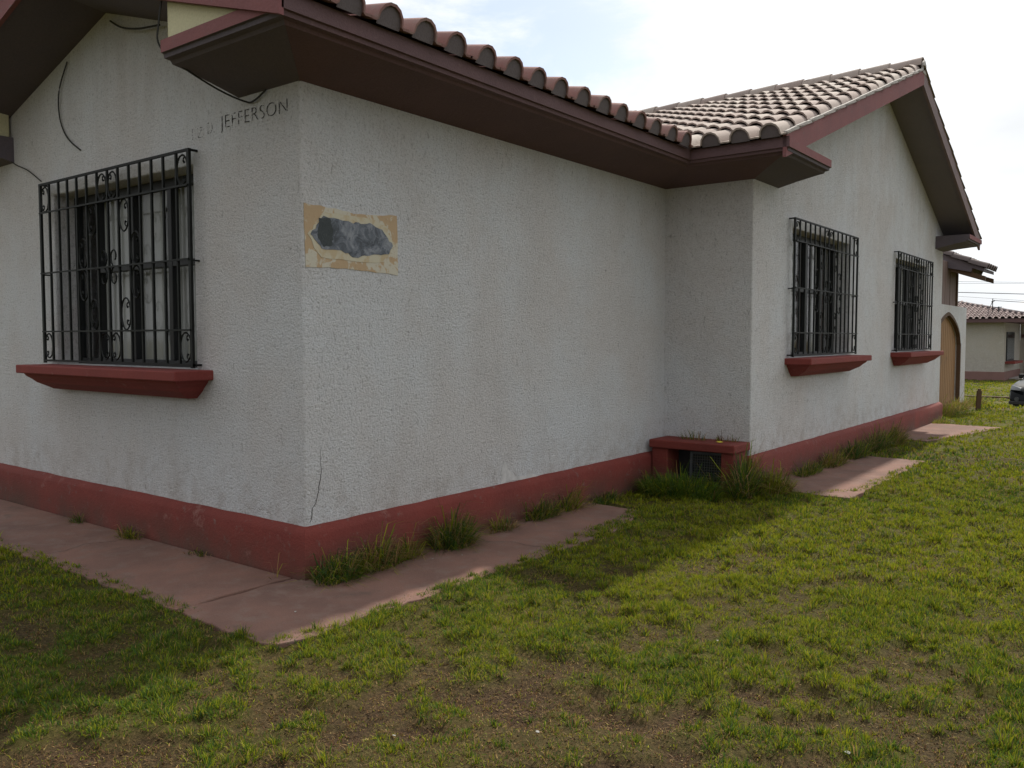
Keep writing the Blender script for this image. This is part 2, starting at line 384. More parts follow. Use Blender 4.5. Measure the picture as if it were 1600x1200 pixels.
def greenness(x, y):
    d = np.hypot(x-CX, y-CY)
    g = .22 + .48*sstep(2.5, 4.3, d + 1.3*(vnoise(x, y, 21, .8, 2)-.5)) + .16*sstep(4.5, 7.5, d)
    g += (vnoise(x, y, 3, 1.1, 4)-.5)*.85 + (mound(x, y)-.5)*(.60-.28*sstep(4, 8, d))
    return np.clip(g, 0, 1)
def gheight(x, y):
    h = gbase(y) + (vnoise(x, y, 8, 1.5, 3)-.5)*.05 + (mound(x, y)-.5)*.034 + (vnoise(x, y, 9, 13, 3)-.5)*.022
    flat = ((x < J+1.25) & (y > -1.0) & (y < 14)) & ((x < .95) | (y > 4.2))
    h2 = np.where(slabmask(x, y, 0) | housemask(x, y), -.012 + (h-gbase(y))*.25, h)
    h3 = np.where(slabmask(x, y, .16) & ~slabmask(x, y, .0) & ~housemask(x, y), np.clip(h2, .014, .024), h2)
    return np.where(slabmask(x, y, -.02), -.012, h3)
def axis(lo, hi, step, far):
    a = list(np.arange(lo, hi, step)); s = step; v = lo; L = []
    while v > -far: s *= 1.18; v -= s; L.append(v)
    s = step; v = a[-1]; R_ = []
    while v < far: s *= 1.18; v += s; R_.append(v)
    return np.array(L[::-1] + a + R_)
xs = axis(-4.0, 6.5, .045, 500); ys = axis(-3.0, 9.0, .045, 700)
GX, GY = np.meshgrid(xs, ys); nx, ny = len(xs), len(ys)
gx, gy = GX.ravel(), GY.ravel(); gzv = gheight(gx, gy)
vco = np.stack([gx, gy, gzv], 1).astype(np.float32)
ii = np.arange(nx*ny).reshape(ny, nx)
quads = np.stack([ii[:-1,:-1], ii[:-1,1:], ii[1:,1:], ii[1:,:-1]], -1).reshape(-1, 4)
def np_mesh(name, v, loops, starts, totals, mat, cols=None, cname='col'):
    me = bpy.data.meshes.new(name)
    me.vertices.add(len(v)); me.vertices.foreach_set('co', v.astype(np.float32).ravel())
    me.loops.add(len(loops)); me.loops.foreach_set('vertex_index', loops.astype(np.int32))
    me.polygons.add(len(starts)); me.polygons.foreach_set('loop_start', starts.astype(np.int32))
    try: me.polygons.foreach_set('loop_total', totals.astype(np.int32))
    except Exception: pass
    me.materials.append(mat); me.update(calc_edges=True)
    if cols is not None:
        if cols.ndim == 1:
            a = me.attributes.new(cname, 'FLOAT', 'POINT'); a.data.foreach_set('value', cols.astype(np.float32))
        else:
            a = me.attributes.new(cname, 'FLOAT_COLOR', 'POINT')
            a.data.foreach_set('color', np.concatenate([cols, np.ones((len(cols), 1))], 1).astype(np.float32).ravel())
    return me
me = np_mesh('ground', vco, quads.ravel(), np.arange(len(quads))*4, np.full(len(quads), 4), M['soil'], greenness(gx, gy), 'green')
me.polygons.foreach_set('use_smooth', np.ones(len(quads), bool))
ground = link('ground', me); tag(ground, kind='structure')

def slab(poly, z=.028, parent=None):
    pts = []
    for i in range(len(poly)):
        a = Vector(poly[i]); b = Vector(poly[(i+1) % len(poly)]); k = max(1, int((b-a).length/.09))
        outer = max(a.x, b.x) > J+.3 or min(a.y, b.y) < -.5 or (a.x > .5 and b.x > .5)
        for j in range(k):
            q = a.lerp(b, j/k); w_ = .020 if (outer and 0 < j) else 0
            pts.append((q.x+random.uniform(-w_, w_), q.y+random.uniform(-w_, w_)))
    m = MB(); m.prism(pts, -.06, z, ID)
    o = m.obj('slab', M['path'], parent, bevel=.007); return o
path = empty('path'); tag(path, kind='structure')
slab([(AX0-.8,-.80),(-.075,-.83),(-.065,-.06),(AX0-.8,-.06)], .028, path)
slab([(-.055,-.83),(.40,-.86),(.72,-.86),(.80,-.82),(.84,-.70),(.86,2.2),(.74,2.75),(.60,3.05),(.0,3.1),(.0,-.06),(-.055,-.06)], .026, path)
slab([(J,4.72),(1.90,4.72),(1.92,7.72),(J,7.72)], .028, path)
slab([(J,9.9),(1.5,9.85),(2.12,12.62),(J,12.70)], .028, path)

for pts in ([(.02,1.35),(.18,1.42),(.31,1.38),(.47,1.50),(.62,1.47),(.82,1.56)], [(-1.9,-.06),(-1.84,-.24),(-1.93,-.42),(-1.85,-.6),(-1.88,-.80)], [(.96,6.3),(1.2,6.42),(1.45,6.33),(1.88,6.5)]):
    m = MB(); P_ = []
    for i in range(len(pts)-1):
        for k in range(5): q = Vector(pts[i]).lerp(Vector(pts[i+1]), k/5); P_.append((q.x+random.uniform(-.008,.008), q.y+random.uniform(-.008,.008)))
    for (a, b_), (a2, b2) in zip(P_[:-1], P_[1:]):
        d = Vector((a2-a, b2-b_)).normalized()*random.uniform(.0015,.003); m.add([(a-d.y,b_+d.x,.0295),(a+d.y,b_-d.x,.0295),(a2+d.y,b2-d.x,.0295),(a2-d.y,b2+d.x,.0295)], [(0,1,2,3)])
    m.obj('crack', M['crack'], path)
# ---------------------------------------------------------------- the house: walls
house = empty('stucco_house', 'grey stucco house with clay tile roof, red plinth and barred windows filling the picture', 'house')
HOLE_A = (-3.2, -1.15); HB = [(5.80, 7.86), (10.20, 12.26)]; Z0, Z1 = 1.285, 2.68
REC = .17
fA = lambda u, o, z: (u, -o, z)
fB = lambda u, o, z: (J + o, u, z)
def wallgrid(mb, T, us, holes, ztop=3.1):
    zs = [0, Z0, Z1, ztop]
    for i in range(len(us)-1):
        for k in range(3):
            if k == 1 and any(abs(us[i]-h[0]) < 1e-6 for h in holes): continue
            mb.add([T(us[i],0,zs[k]), T(us[i+1],0,zs[k]), T(us[i+1],0,zs[k+1]), T(us[i],0,zs[k+1])], [(0,1,2,3)])
    for a, b in holes:
        d = -.30
        for q in ([(a,0,Z0),(a,d,Z0),(a,d,Z1),(a,0,Z1)], [(b,0,Z0),(b,0,Z1),(b,d,Z1),(b,d,Z0)], [(a,0,Z1),(a,d,Z1),(b,d,Z1),(b,0,Z1)], [(a,0,Z0),(b,0,Z0),(b,d,Z0),(a,d,Z0)]):
            mb.add([T(*p_) for p_ in q], [(0,1,2,3)])
w = MB()
wallgrid(w, fA, [AX0, -3.2, -1.15, 0], [HOLE_A])
wallgrid(w, lambda u,o,z: (0+o, u, z), [0, L1], [])
wallgrid(w, lambda u,o,z: (u, L1-o, z), [0, J], [])
wallgrid(w, fB, [L1, 5.80, 7.86, 10.20, 12.26, L2], HB)
wallgrid(w, lambda u,o,z: (u, L2+o, z), [-5.5, J], [])
wallgrid(w, lambda u,o,z: (-5.5-o, u, z), [L1, L2], [])
wallgrid(w, lambda u,o,z: (AX0-o, u, z), [0, L1], [])
wallgrid(w, lambda u,o,z: (u, L1-o, z), [-5.5, AX0], [])
w.add([(AX0,0,3.1),(-3.2,0,3.1),(-1.15,0,3.1),(0,0,3.1),(0,0,bedA(0)-.05),(APX,0,bedA(APX)-.05),(AX0,0,bedA(AX0)-.05)], [tuple(range(7))])
w.add([(J,L1,3.1),(J,5.80,3.1),(J,7.86,3.1),(J,10.20,3.1),(J,12.26,3.1),(J,L2,3.1),(J,L2,bedB(L2)-.05),(J,YR,bedB(YR)-.05),(J,L1,bedB(L1)-.05)], [tuple(range(9))])
me = w.mesh('wall', M['stucco'], dist=.0005)
bm = bmesh.new(); bm.from_mesh(me)
es = []
for e in bm.edges:
    a, b_ = e.verts
    if abs(a.co.x-b_.co.x) < 1e-4 and abs(a.co.y-b_.co.y) < 1e-4 and len(e.link_faces) == 2 and a.co.z < 3.11 and b_.co.z < 3.11:
        for cx_, cy_ in ((0,0), (J,L1), (J,L2)):
            if abs(a.co.x-cx_) < .001 and abs(a.co.y-cy_) < .001: es.append(e)
    if len(e.link_faces) == 2 and e.calc_face_angle(0) > 1 and e not in es:
        onA = all(abs(v.co.y) < 1e-4 and HOLE_A[0]-.01 < v.co.x < HOLE_A[1]+.01 and Z0-.01 < v.co.z < Z1+.01 for v in e.verts)
        onB = all(abs(v.co.x-J) < 1e-4 and Z0-.01 < v.co.z < Z1+.01 and 5.5 < v.co.y < 12.4 for v in e.verts)
        if onA or onB: es.append(e)
bmesh.ops.bevel(bm, geom=es, offset=.014, segments=3, profile=.5, affect='EDGES')
bm.to_mesh(me); bm.free()
wall = link('wall', me, house)

def sweep(mb, pts, prof, mi=0, step=.16, jit=0, cap=True):
    P = []; n = len(pts)
    nr = []
    for i in range(n-1):
        d = Vector((pts[i+1][0]-pts[i][0], pts[i+1][1]-pts[i][1])).normalized(); nr.append(Vector((d.y, -d.x)))
    st = []
    for i in range(n):
        a = nr[max(i-1,0)]; b = nr[min(i, n-2)]; mt = (a+b)/(1+a.dot(b)); st.append((Vector(pts[i]), mt))
        if i < n-1:
            L = (Vector(pts[i+1])-Vector(pts[i])).length; k = int(L/step) if step else 0
            for j in range(1, k):
                st.append((Vector(pts[i]).lerp(Vector(pts[i+1]), j/k), nr[i]))
    np_ = len(prof); vs = []
    for p_, m_ in st:
        for (o, z) in prof:
            jo = random.uniform(-jit, jit) if o > 0 else 0; jz = random.uniform(-jit, jit) if z > .02 else 0
            q = p_ + m_*(o+jo); vs.append((q.x, q.y, z+jz))
    fs = []
    for i in range(len(st)-1):
        for j in range(np_-1): fs.append((i*np_+j, (i+1)*np_+j, (i+1)*np_+j+1, i*np_+j+1))
    if cap: fs += [tuple(range(np_)), tuple(range((len(st)-1)*np_, len(st)*np_))[::-1]]
    mb.add(vs, fs, mi)
PROF = [(0,-.05),(.052,-.05),(.05,.15),(.05,.288),(.040,.312),(.012,.338),(-.004,.343)]
m = MB(); sweep(m, [(AX0,0),(0,0),(0,L1),(J,L1),(J,L2),(-5.5,L2)], PROF, jit=.0035, cap=False)
m.obj('plinth', M['plinth'], house, smooth=True)

# eave cornice (fascia band on top of a stepped underside)
CP = [(-.005,3.035),(.03,3.045),(.20,3.085),(.40,3.125),(.455,3.133),(.470,3.152),(.508,3.156),(.512,3.180),(OH,3.183),(OH,EZ-.004),(-.005,EZ-.004)]
CPR = [(o, z if z < 3.2 else 3.255) for o, z in CP]
m = MB(); sweep(m, [(0,0),(0,L1),(J,L1)], CP, step=0)
me = m.mesh('eave_cornice', M['brown']); 
# mitre the two free ends outwards
for v in me.vertices:
    if abs(v.co.y) < 1e-4 and v.co.x > 0: v.co.y = -v.co.x
    if abs(v.co.x-J) < 1e-4 and v.co.y < L1: v.co.x = J + (L1 - v.co.y)
cor = link('eave_cornice', me, house)
def gable_return(pts, fix):
    m = MB(); sweep(m, pts, CPR, step=0)
    me = m.mesh('cornice_return', [M['soffit'], M['redfascia']])
    for v in me.vertices: fix(v)
    for f in me.polygons:
        c = f.center; n_ = f.normal
        if (n_.y < -.9 or n_.x > .9) and c.z > 3.19: f.material_index = 1
    return link('cornice_return', me, house)
def fx(v):
    if abs(v.co.x) < 1e-4 and v.co.y < 0: v.co.x = -v.co.y - .0015
gable_return([(-.61,0),(0,0)], fx)
def fx(v):
    if abs(v.co.x-AX0) < 1e-4 and v.co.y < 0: v.co.x = AX0 + v.co.y
gable_return([(AX0,0),(AX0+.61,0)], fx)
def fx(v):
    if abs(v.co.y-L1) < 1e-4 and v.co.x > J: v.co.y = L1 - (v.co.x-J) + .0015
gable_return([(J,L1),(J,L1+.66)], fx)
def fx(v):
    if abs(v.co.y-L2) < 1e-4 and v.co.x > J: v.co.y = L2 + (v.co.x-J)
gable_return([(J,L2-.66),(J,L2)], fx)
m = MB(); sweep(m, [(J,L2),(-5.5,L2)], CP, step=0); m.obj('eave_cornice', M['brown'], house)

# cream infill blocks between the returns and the rake on the front gable
for sgn in (1, -1):
    m = MB(); xw = lambda x: x if sgn > 0 else 2*APX - x
    def top(x): return bedA(x) - .128
    xe = .12
    poly = [(-.585, 3.256), (xe, 3.256), (xe, max(3.26, top(xe))), (-.585, top(-.585))]
    m.prism(poly, -.50, -.02, lambda a, b, c: (xw(a), c, b)); m.obj('gable_infill', M['cream'], house, bevel=.01)

# ---------------------------------------------------------------- roof
roofA = MB(); TH = .17
xr0, xr1 = 2*APX-OH+.10, OH-.10
polyA = [(xr0, bedA(xr0)-TH+.06), (APX, bedA(APX)-TH), (xr1, bedA(xr1)-TH+.06), (xr1, bedA(xr1)), (APX, bedA(APX)), (xr0, bedA(xr0))]
polyA = [(xr0, bedA(xr0)-TH), (APX, bedA(APX)-TH), (xr1, bedA(xr1)-TH), (xr1, bedA(xr1)), (APX, bedA(APX)), (xr0, bedA(xr0))]
roof1 = MB()
st_ = [(-OH+.01, .125), (0, TH), (6.4, TH)]; vs = []
for yy, th_ in st_:
    vs += [(xr0, yy, bedA(xr0)-th_), (APX, yy, bedA(APX)-th_), (xr1, yy, bedA(xr1)-th_), (xr1, yy, bedA(xr1)), (APX, yy, bedA(APX)), (xr0, yy, bedA(xr0))]
roof1.add(vs, [(0,1,2,3,4,5), (17,16,15,14,13,12)] + [(i*6+j, i*6+(j+1) % 6, (i+1)*6+(j+1) % 6, (i+1)*6+j) for i in range(2) for j in range(6)])
roof1 = roof1.obj('roof', M['soffit'], house)
polyB = [(YB0+.10, bedB(YB0+.10)-TH), (YR, bedB(YR)-TH), (YB1-.10, bedB(YB1-.10)-TH), (YB1-.10, bedB(YB1-.10)), (YR, bedB(YR)), (YB0+.10, bedB(YB0+.10))]
roof2 = MB(); roof2.prism(polyB, XB0, XB1-.03, lambda a, b, c: (c, a, b))
roof2 = roof2.obj('roof', M['soffithaze'], house)
# rake boards
def rake(T, bed, a0, a1, h=.20, off=.012):
    m = MB(); n = 14
    for k in range(n):
        u0 = a0+(a1-a0)*k/n; u1 = a0+(a1-a0)*(k+1)/n
        m.prism([(u0, bed(u0)-h), (u1, bed(u1)-h), (u1, bed(u1)+off), (u0, bed(u0)+off)], 0, .034, T)
    return m
TA = lambda a, b, c: (a, -OH-.022+c, b); TB = lambda a, b, c: (XB1-.03+c, a, b)
rake(TA, bedA, APX, OH, .135).obj('rake_board', M['redfascia'], roof1, dist=.0005)
rake(TA, bedA, 2*APX-OH, APX, .135).obj('rake_board', M['redfascia'], roof1, dist=.0005)
rake(TB, bedB, YB0, YR, .185).obj('rake_board', M['redfascia'], roof2, dist=.0005)
rake(TB, bedB, YR, YB1, .20).obj('rake_board', M['brownpale'], roof2, dist=.0005)

# barrel tile with its side channel: local X across, Y up the slope, Z out of the roof
TW, TL, EX = .29, .42, .37
def tile_mesh(name, plug=False, seg=7, mat='tile'):
    m = MB(); r0 = .100
    def prof(k, lift, th):
        pts = [(-TW/2, .012), (-r0-.004, .010)]
        for i in range(seg+1):
            a = math.pi*(1-i/seg); pts.append((r0*k*math.cos(a), .012+(r0+.006)*k*math.sin(a)))
        pts += [(r0+.004, .010), (TW/2, .012)]
        return [(x, z+lift-th) for x, z in pts]
    A = prof(1.0, .020, 0); B = prof(.90, -.010, 0); A2 = prof(.88, .020, .004); n = len(A)
    vs = [(x, 0, z) for x, z in A] + [(x, TL, z) for x, z in B] + [(x, 0, z) for x, z in [(a_*1, z_-.012) for a_, z_ in A]] 
    vs[2*n:] = [(A2[i][0] if 1 < i < n-2 else A[i][0], 0, A[i][1]-.014 if not (1 < i < n-2) else A2[i][1]) for i in range(n)]
    fs = [(i, i+1, n+i+1, n+i) for i in range(n-1)] + [(2*n+i, 2*n+i+1, i+1, i) for i in range(n-1)]
    m.add(vs, fs)
    # short inner wall so the end reads as thick
    vi = [(vs[2*n+i][0], .10, vs[2*n+i][2]) for i in range(n)]
    m.add(vs[2*n:] + vi, [(i, n+i, n+i+1, i+1) for i in range(n-1)])
    if plug:
        c = [(v[0], .014, v[2]) for v in vs[2*n+2:3*n-2]]
        c = [(c[0][0], .020, .004)] + c + [(c[-1][0], .020, .004)]
        m.add(c, [tuple(range(len(c)))], 1)
    return m.mesh(name, [M[mat], M['mortar']], smooth=True)
tme = tile_mesh('tile'); tme_e = tile_mesh('tile', True)
tmA = tile_mesh('tile', mat='shadetile'); tmA_e = tile_mesh('tile', True, mat='shadetile')
slA = Vector((-1, 0, pA)).normalized(); nA = Vector((pA, 0, 1)).normalized()
slAw = Vector((1, 0, pA)).normalized(); nAw = Vector((-pA, 0, 1)).normalized()
slB = Vector((0, 1, pB)).normalized(); nB = Vector((0, -pB, 1)).normalized()
slBf = Vector((0, -1, pBf)).normalized(); nBf = Vector((0, pBf, 1)).normalized()
def place(origin, up, nrm_, jit=1):
    x = up.cross(nrm_); R3 = Matrix((x, up, nrm_)).transposed().to_4x4()
    j = Matrix.Rotation(random.uniform(-.022, .022)*jit, 4, 'Z') @ Matrix.Rotation(random.uniform(-.012, .012)*jit, 4, 'X')
    o = Vector(origin) + x*random.uniform(-.005,.005) + up*random.uniform(-.010,.010)
    return Matrix.Translation(o) @ R3 @ j
tiles = []    # (matrix, eave?, roof, priority)
sA = lambda x: (OH - x)*math.sqrt(1+pA*pA)
nrA = int(sA(APX)/EX)+1
for i in range(24):
    y = -.41 + .29*i + .0
    for k in range(nrA):
        s = -.055 + k*EX; o = Vector((OH, y, EZ)) + slA*s
        if y < YB0 + .8*(OH - o.x) + .05: tiles.append((place(o, slA, nA), k == 0, roof1, (0 if k == 0 else 30+k)))
        o2 = Vector((2*APX-OH, y, EZ)) + slAw*s
        tiles.append((place(o2, slAw, nAw), k == 0, roof1, 999))
nrB = int((YR-YB0)*math.sqrt(1+pB*pB)/EX)+1
for i in range(26):
    x = 1.325 - .285*i
    for k in range(nrB):
        s = -.05 + k*EX; o = Vector((x, YB0, EZ)) + slB*s
        vis = x > OH or o.y > YB0 + .8*(OH - x) - .12
        if vis: tiles.append((place(o, slB, nB), k == 0 and x > .4, roof2, (5 + i + .3*k)))
        o2 = Vector((x, YB1, EZ)) + slBf*s
        if o2.y > YR - .05: tiles.append((place(o2, slBf, nBf), k == 0, roof2, 1 if i == 0 else (800+i)))
tiles.sort(key=lambda t: t[3])
NT = 288
cntA = 0
bulk = {roof1: MB(), roof2: MB()}
def tv(me): return [v.co.copy() for v in me.vertices], [tuple(p_.vertices) for p_ in me.polygons], [p_.material_index for p_ in me.polygons]
TVs = {False: tv(tme), True: tv(tme_e)}
per = {roof1: 0, roof2: 0}
for M4, eave, rf, pr in tiles:
    if per[rf] < 290 and pr < 700:
        link('tile', ((tmA_e if eave else tmA) if rf is roof1 else (tme_e if eave else tme)), rf, M4); per[rf] += 1
    else:
        vs, fs, ms = TVs[eave]; b = bulk[rf]; o = len(b.v)
        b.v += [tuple(M4 @ v) for v in vs]; b.f += [tuple(i+o for i in f) for f in fs]; b.m += ms
for rf, b in bulk.items():
    if b.v:
        me = bpy.data.meshes.new('far_tiles'); me.from_pydata(b.v, [], b.f)
        me.materials.append(M['shadetile' if rf is roof1 else 'tile']); me.materials.append(M['mortar']); me.polygons.foreach_set('material_index', b.m)
        me.polygons.foreach_set('use_smooth', [True]*len(b.f)); me.set_sharp_from_angle(angle=math.radians(40))
        tag(link('far_tiles', me, rf), kind='stuff')
# ridge tiles
def ridge_mesh():
    m = MB(); n = 8; r0, r1, L = .130, .118, .46; vs = []
    for (y, r, z) in ((0, r0, .0), (L, r1, -.012)):
        for rr in (r, r-.014):
            for i in range(n+1):
                a = math.pi*(1-i/n); vs.append((rr*1.05*math.cos(a), y, z + rr*math.sin(a)))
    k = n+1; fs = []
    for i in range(n): fs += [(i, i+1, 2*k+i+1, 2*k+i), (k+i, 3*k+i, 3*k+i+1, k+i+1), (i, k+i, k+i+1, i+1)]
    m.add(vs, fs); return m.mesh('ridge_tile', M['tile'], smooth=True)
rme = ridge_mesh()
k = 0; x = XB1 - .02
while x > XB0 + .3:
    link('ridge_tile', rme, roof2, place((x, YR, bedB(YR)+.055), Vector((-1,0,0)), Vector((0,0,1)), .6)); x -= .40
y = -OH - .02
while y < 6.3:
    link('ridge_tile', rme, roof1, place((APX, y, bedA(APX)+.015), Vector((0,1,0)), Vector((0,0,1)), .6)); y += .40
m = MB()      # pale end cap of the ridge and the mortar line under the rake tiles
m.prism([(YR-.10, bedB(YR)-.05), (YR+.10, bedB(YR)-.05), (YR+.09, bedB(YR)+.09), (YR, bedB(YR)+.145), (YR-.09, bedB(YR)+.09)], XB1-.02, XB1+.012, lambda a, b, c: (c, a, b))
m.obj('ridge_end', M['lightmortar'], roof2, bevel=.01)
m = MB()
n = 40
for k in range(n):
    u0 = YB0 + (YR-YB0)*k/n; u1 = YB0 + (YR-YB0)*(k+1)/n; j0 = random.uniform(-.004,.006)
    m.prism([(u0, bedB(u0)+.0125), (u1, bedB(u1)+.0125), (u1, bedB(u1)+.045+j0), (u0, bedB(u0)+.045+j0)], XB1-.02, XB1+.012, lambda a, b, c: (c, a, b))
m.obj('mortar_strip', M['lightmortar'], roof2)

# ---------------------------------------------------------------- windows, sills, grilles
def tube_path(mb, T, pts, r, n=5): mb.tube([T(*q) for q in pts], r, n)
def window(T, a, b, far=False, label=None):
    win = MB()
    o0, o1 = -REC-.05, -REC
    f = .045
    for q in ((a, a+f, Z0, Z1), (b-f, b, Z0, Z1), (a+f, b-f, Z1-.07, Z1), (a+f, b-f, Z0, Z0+.05)):
        win.box((q[0], o0, q[2]), (q[1], o1, q[3]), T=T)
    fr = win.obj('window', M['frame'], house, bevel=.004)
    if label: fr['label'] = label
    us = [a+f, a+.40, a+.94, a+1.48, b-f]
    for i in (1, 2, 3):
        m = MB(); wd = .026 if i != 1 else .020
        m.box((us[i]-wd, o0+.004, Z0+.05), (us[i]+wd, o1+.012, Z1-.07), T=T); m.obj('mullion', M['frame'], fr, bevel=.004)
    m = MB(); m.box((us[1]+.03, o0+.008, 2.03), (b-f, o1+.008, 2.075), T=T); m.obj('mid_rail', M['frame'], fr, bevel=.004)
    for i in range(4):
        lo = us[i] + (.036 if i else .0); hi = us[i+1] - (.036 if i < 3 else 0)
        m = MB(); m.add([T(lo,-REC-.03,Z0+.05), T(hi,-REC-.03,Z0+.05), T(hi,-REC-.03,Z1-.07), T(lo,-REC-.03,Z1-.07)], [(0,1,2,3)]); m.obj('pane', M['glass'], fr)
    # curtains just behind the panes: pleated cloth hanging with a gap near the first mullion
    for (c0, c1, pull) in (((a+.16, a+1.30, .16), (a+1.12, b-.02, -.0)) if not far else ((a+.50, a+.86, .05), (b-.62, b-.25, 0))):
        n = 90; rows = 14; vs = []; fs = []
        for r_ in range(rows+1):
            z = Z1 - .02 - (Z1-Z0-.04)*r_/rows
            tt = r_/rows; pl = pull*math.sin(math.pi*min(1, tt*1.0))**1.0
            for k in range(n+1):
                t_ = k/n; u = c0 + pl*(1-t_)*.6 + (c1-c0-pl*.6*(1-0))*t_
                dep = -.27 + .012*math.sin(t_*34 + .5*math.sin(t_*9) + .3*tt) + .004*math.sin(t_*71+tt)
                if c0 > a+1: dep -= .025
                vs.append(T(u, dep, z))
        for r_ in range(rows):
            for k in range(n): q = r_*(n+1)+k; fs.append((q, q+1, q+n+2, q+n+1))
        m = MB(); m.add(vs, fs); m.obj('curtain', M['curtain'], fr, smooth=True)
    # sill: overhanging red slab on a tapering corbel
    s = MB(); s0, s1 = (a-.12, b+.20) if not far else (a-.19, b+.06)
    s.box((s0, -REC, 1.215), (s1, .285, 1.283), T=T)
    sl = s.obj('window_sill', M['sill'], house, bevel=.009)
    c = MB(); lv = [(0, 0, .245, 1.2148), (.012, .0, .235, 1.195), (.05, 0, .20, 1.165), (.07, 0, .175, 1.14), (.13, 0, .09, 1.095), (.14, 0, .075, 1.085)]
    vs = []
    for (ins, _, d, z) in lv:
        i2 = ins + .055
        vs += [T(s0+i2, -.002, z), T(s0+i2, d, z), T(s1-i2, d, z), T(s1-i2, -.002, z)]
    fs = [(0,1,2,3)] + [(i*4+j, i*4+(j+1) % 4, (i+1)*4+(j+1) % 4, (i+1)*4+j) for i in range(len(lv)-1) for j in range(4)] + [tuple((len(lv)-1)*4+j for j in (3,2,1,0))]
    c.add(vs, fs); c.obj('corbel', M['sill'], sl)
    # iron grille
    g0, g1 = (a-.08, b+.06) if not far else (a-.12, b+.13)
    zb, zt = 1.295, 2.765; O = .065
    gr = MB()
    for z in (zt, zb+.02):
        gr.box((g0-.014, O-.010, z-.008), (g1+.014, O+.010, z+.008), T=T)
        for u in (g0, g1): gr.box((u-.008, .0, z-.007), (u+.008, O-.012, z+.007), T=T)
    for u in (g0, g1): gr.box((u-.014, O-.0095, zb+.0), (u+.014, O+.0095, zt-.004), T=T)
    gl = gr.obj('window_grille', M['iron'], house)
    nb = 15; sp = (g1-g0)/(nb-1)
    def boxmesh(sz):
        b_ = MB(); b_.box(tuple(-x/2 for x in sz), tuple(x/2 for x in sz)); return b_.mesh('bar', M['iron'])
    hv = zt-zb-.036
    along_y = T(0,0,0)[0] == T(1,0,0)[0]
    bme = boxmesh((.016,.016,hv)); pme = boxmesh((.030,.026,hv+.06))
    for i in range(1, nb-1):
        u = g0+sp*i; post = False
        p_ = T(u, O, (zt+zb)/2+.01)
        link('bar', pme if post else bme, gl, Matrix.Translation(Vector(p_) + Vector((random.uniform(-.002,.002),)*2 + (0,))))
    rme_ = MB(); rme_.box((-(g1-g0)/2, -.006, -.006), ((g1-g0)/2, .006, .006)); rme_ = rme_.mesh('rail', M['iron'])
    for z in (2.53, 2.035, 1.555):
        p_ = T((g0+g1)/2, O+.013, z)
        Mx = Matrix.Translation(p_) @ (Matrix.Rotation(math.pi/2, 4, 'Z') if along_y else Matrix.Identity(4))
        link('rail', rme_, gl, Mx)
    # wall anchors of the middle rail
    for u in (g0, g1):
        m = MB(); m.box((u-.006, 0, 2.02), (u+.006, O-.01, 2.032), T=T); m.obj('anchor', M['iron'], gl)
    # scroll: oval ring with two facing curls, built about its centre
    def scroll_mesh(hw, hh, flip):
        m = MB(); tx = (lambda x, z: (0, x, z)) if along_y else (lambda x, z: (x, 0, z))
        m.tube([tx(hw*math.cos(t_), hh*math.sin(t_)) for t_ in np.linspace(0, 2*math.pi, 21)[:-1]], .0072, 4, closed=True)
        for s_ in (1, -1):
            pts = []
            for q in np.linspace(0, 1, 10):
                an = 4.2*q; rr = .030*(1-.72*q)
                pts.append(tx(flip*(-hw*.88 + .030 + rr*-math.cos(an)), s_*(.028 + .030 + rr*math.sin(an)*1.1)))
            m.tube(pts, [.0058]*8+[.008,.011], 4)
        return m.mesh('scroll', M['iron'], smooth=True)
    ST, SB = scroll_mesh(sp/2-.012, .100, 1), scroll_mesh(sp/2-.012, .100, -1)
    DL, DR = scroll_mesh(sp/2-.012, .118, 1), scroll_mesh(sp/2-.012, .118, -1)
    def put(g, z, me_): link('scroll', me_, gl, Matrix.Translation(T(g0+sp*(g-.5), O, z)))
    for g, me_ in ((1, ST), (7, SB), (8, ST), (14, SB)):
        put(g, 2.638, me_); put(g, 1.438, me_)
    for g, me_ in ((6, DL), (9, DR)): put(g, 2.405, me_); put(g, 1.68, me_)
    for g, me_ in ((5, DL), (10, DR)): put(g, 2.155, me_); put(g, 1.91, me_)
    for g, fl in ((7, 1), (8, -1)):
        m = MB()
        for s_ in (1, -1):
            pts = []
            for q in np.linspace(0, 1, 14):
                an = -math.pi/2 + 5.6*q; rr = .058*(1-.6*q)
                pts.append((g0+sp*(g-.5) + fl*(rr*math.cos(an)*.95), O, 2.035 + s_*(.075 + rr*1.3*math.sin(an))))
            tube_path(m, T, pts, .0068, 4)
        m.obj('scroll', M['iron'], gl, smooth=True)
window(fA, *HOLE_A, label='window beside the front corner, nearest to the viewer')
window(fB, *HB[0], far=True, label='nearer of the two windows on the far gable wall')
window(fB, *HB[1], far=True, label='farther of the two windows on the far gable wall')
# dark room surfaces behind the windows
m = MB(); m.box((AX0+.3, .9, 1.0), (-.3, .93, 3.0)); m.box((J-1.4, L1+.3, 1.0), (J-1.37, L2-.3, 3.0))
m.obj('inner_wall', M['greywood'], house)

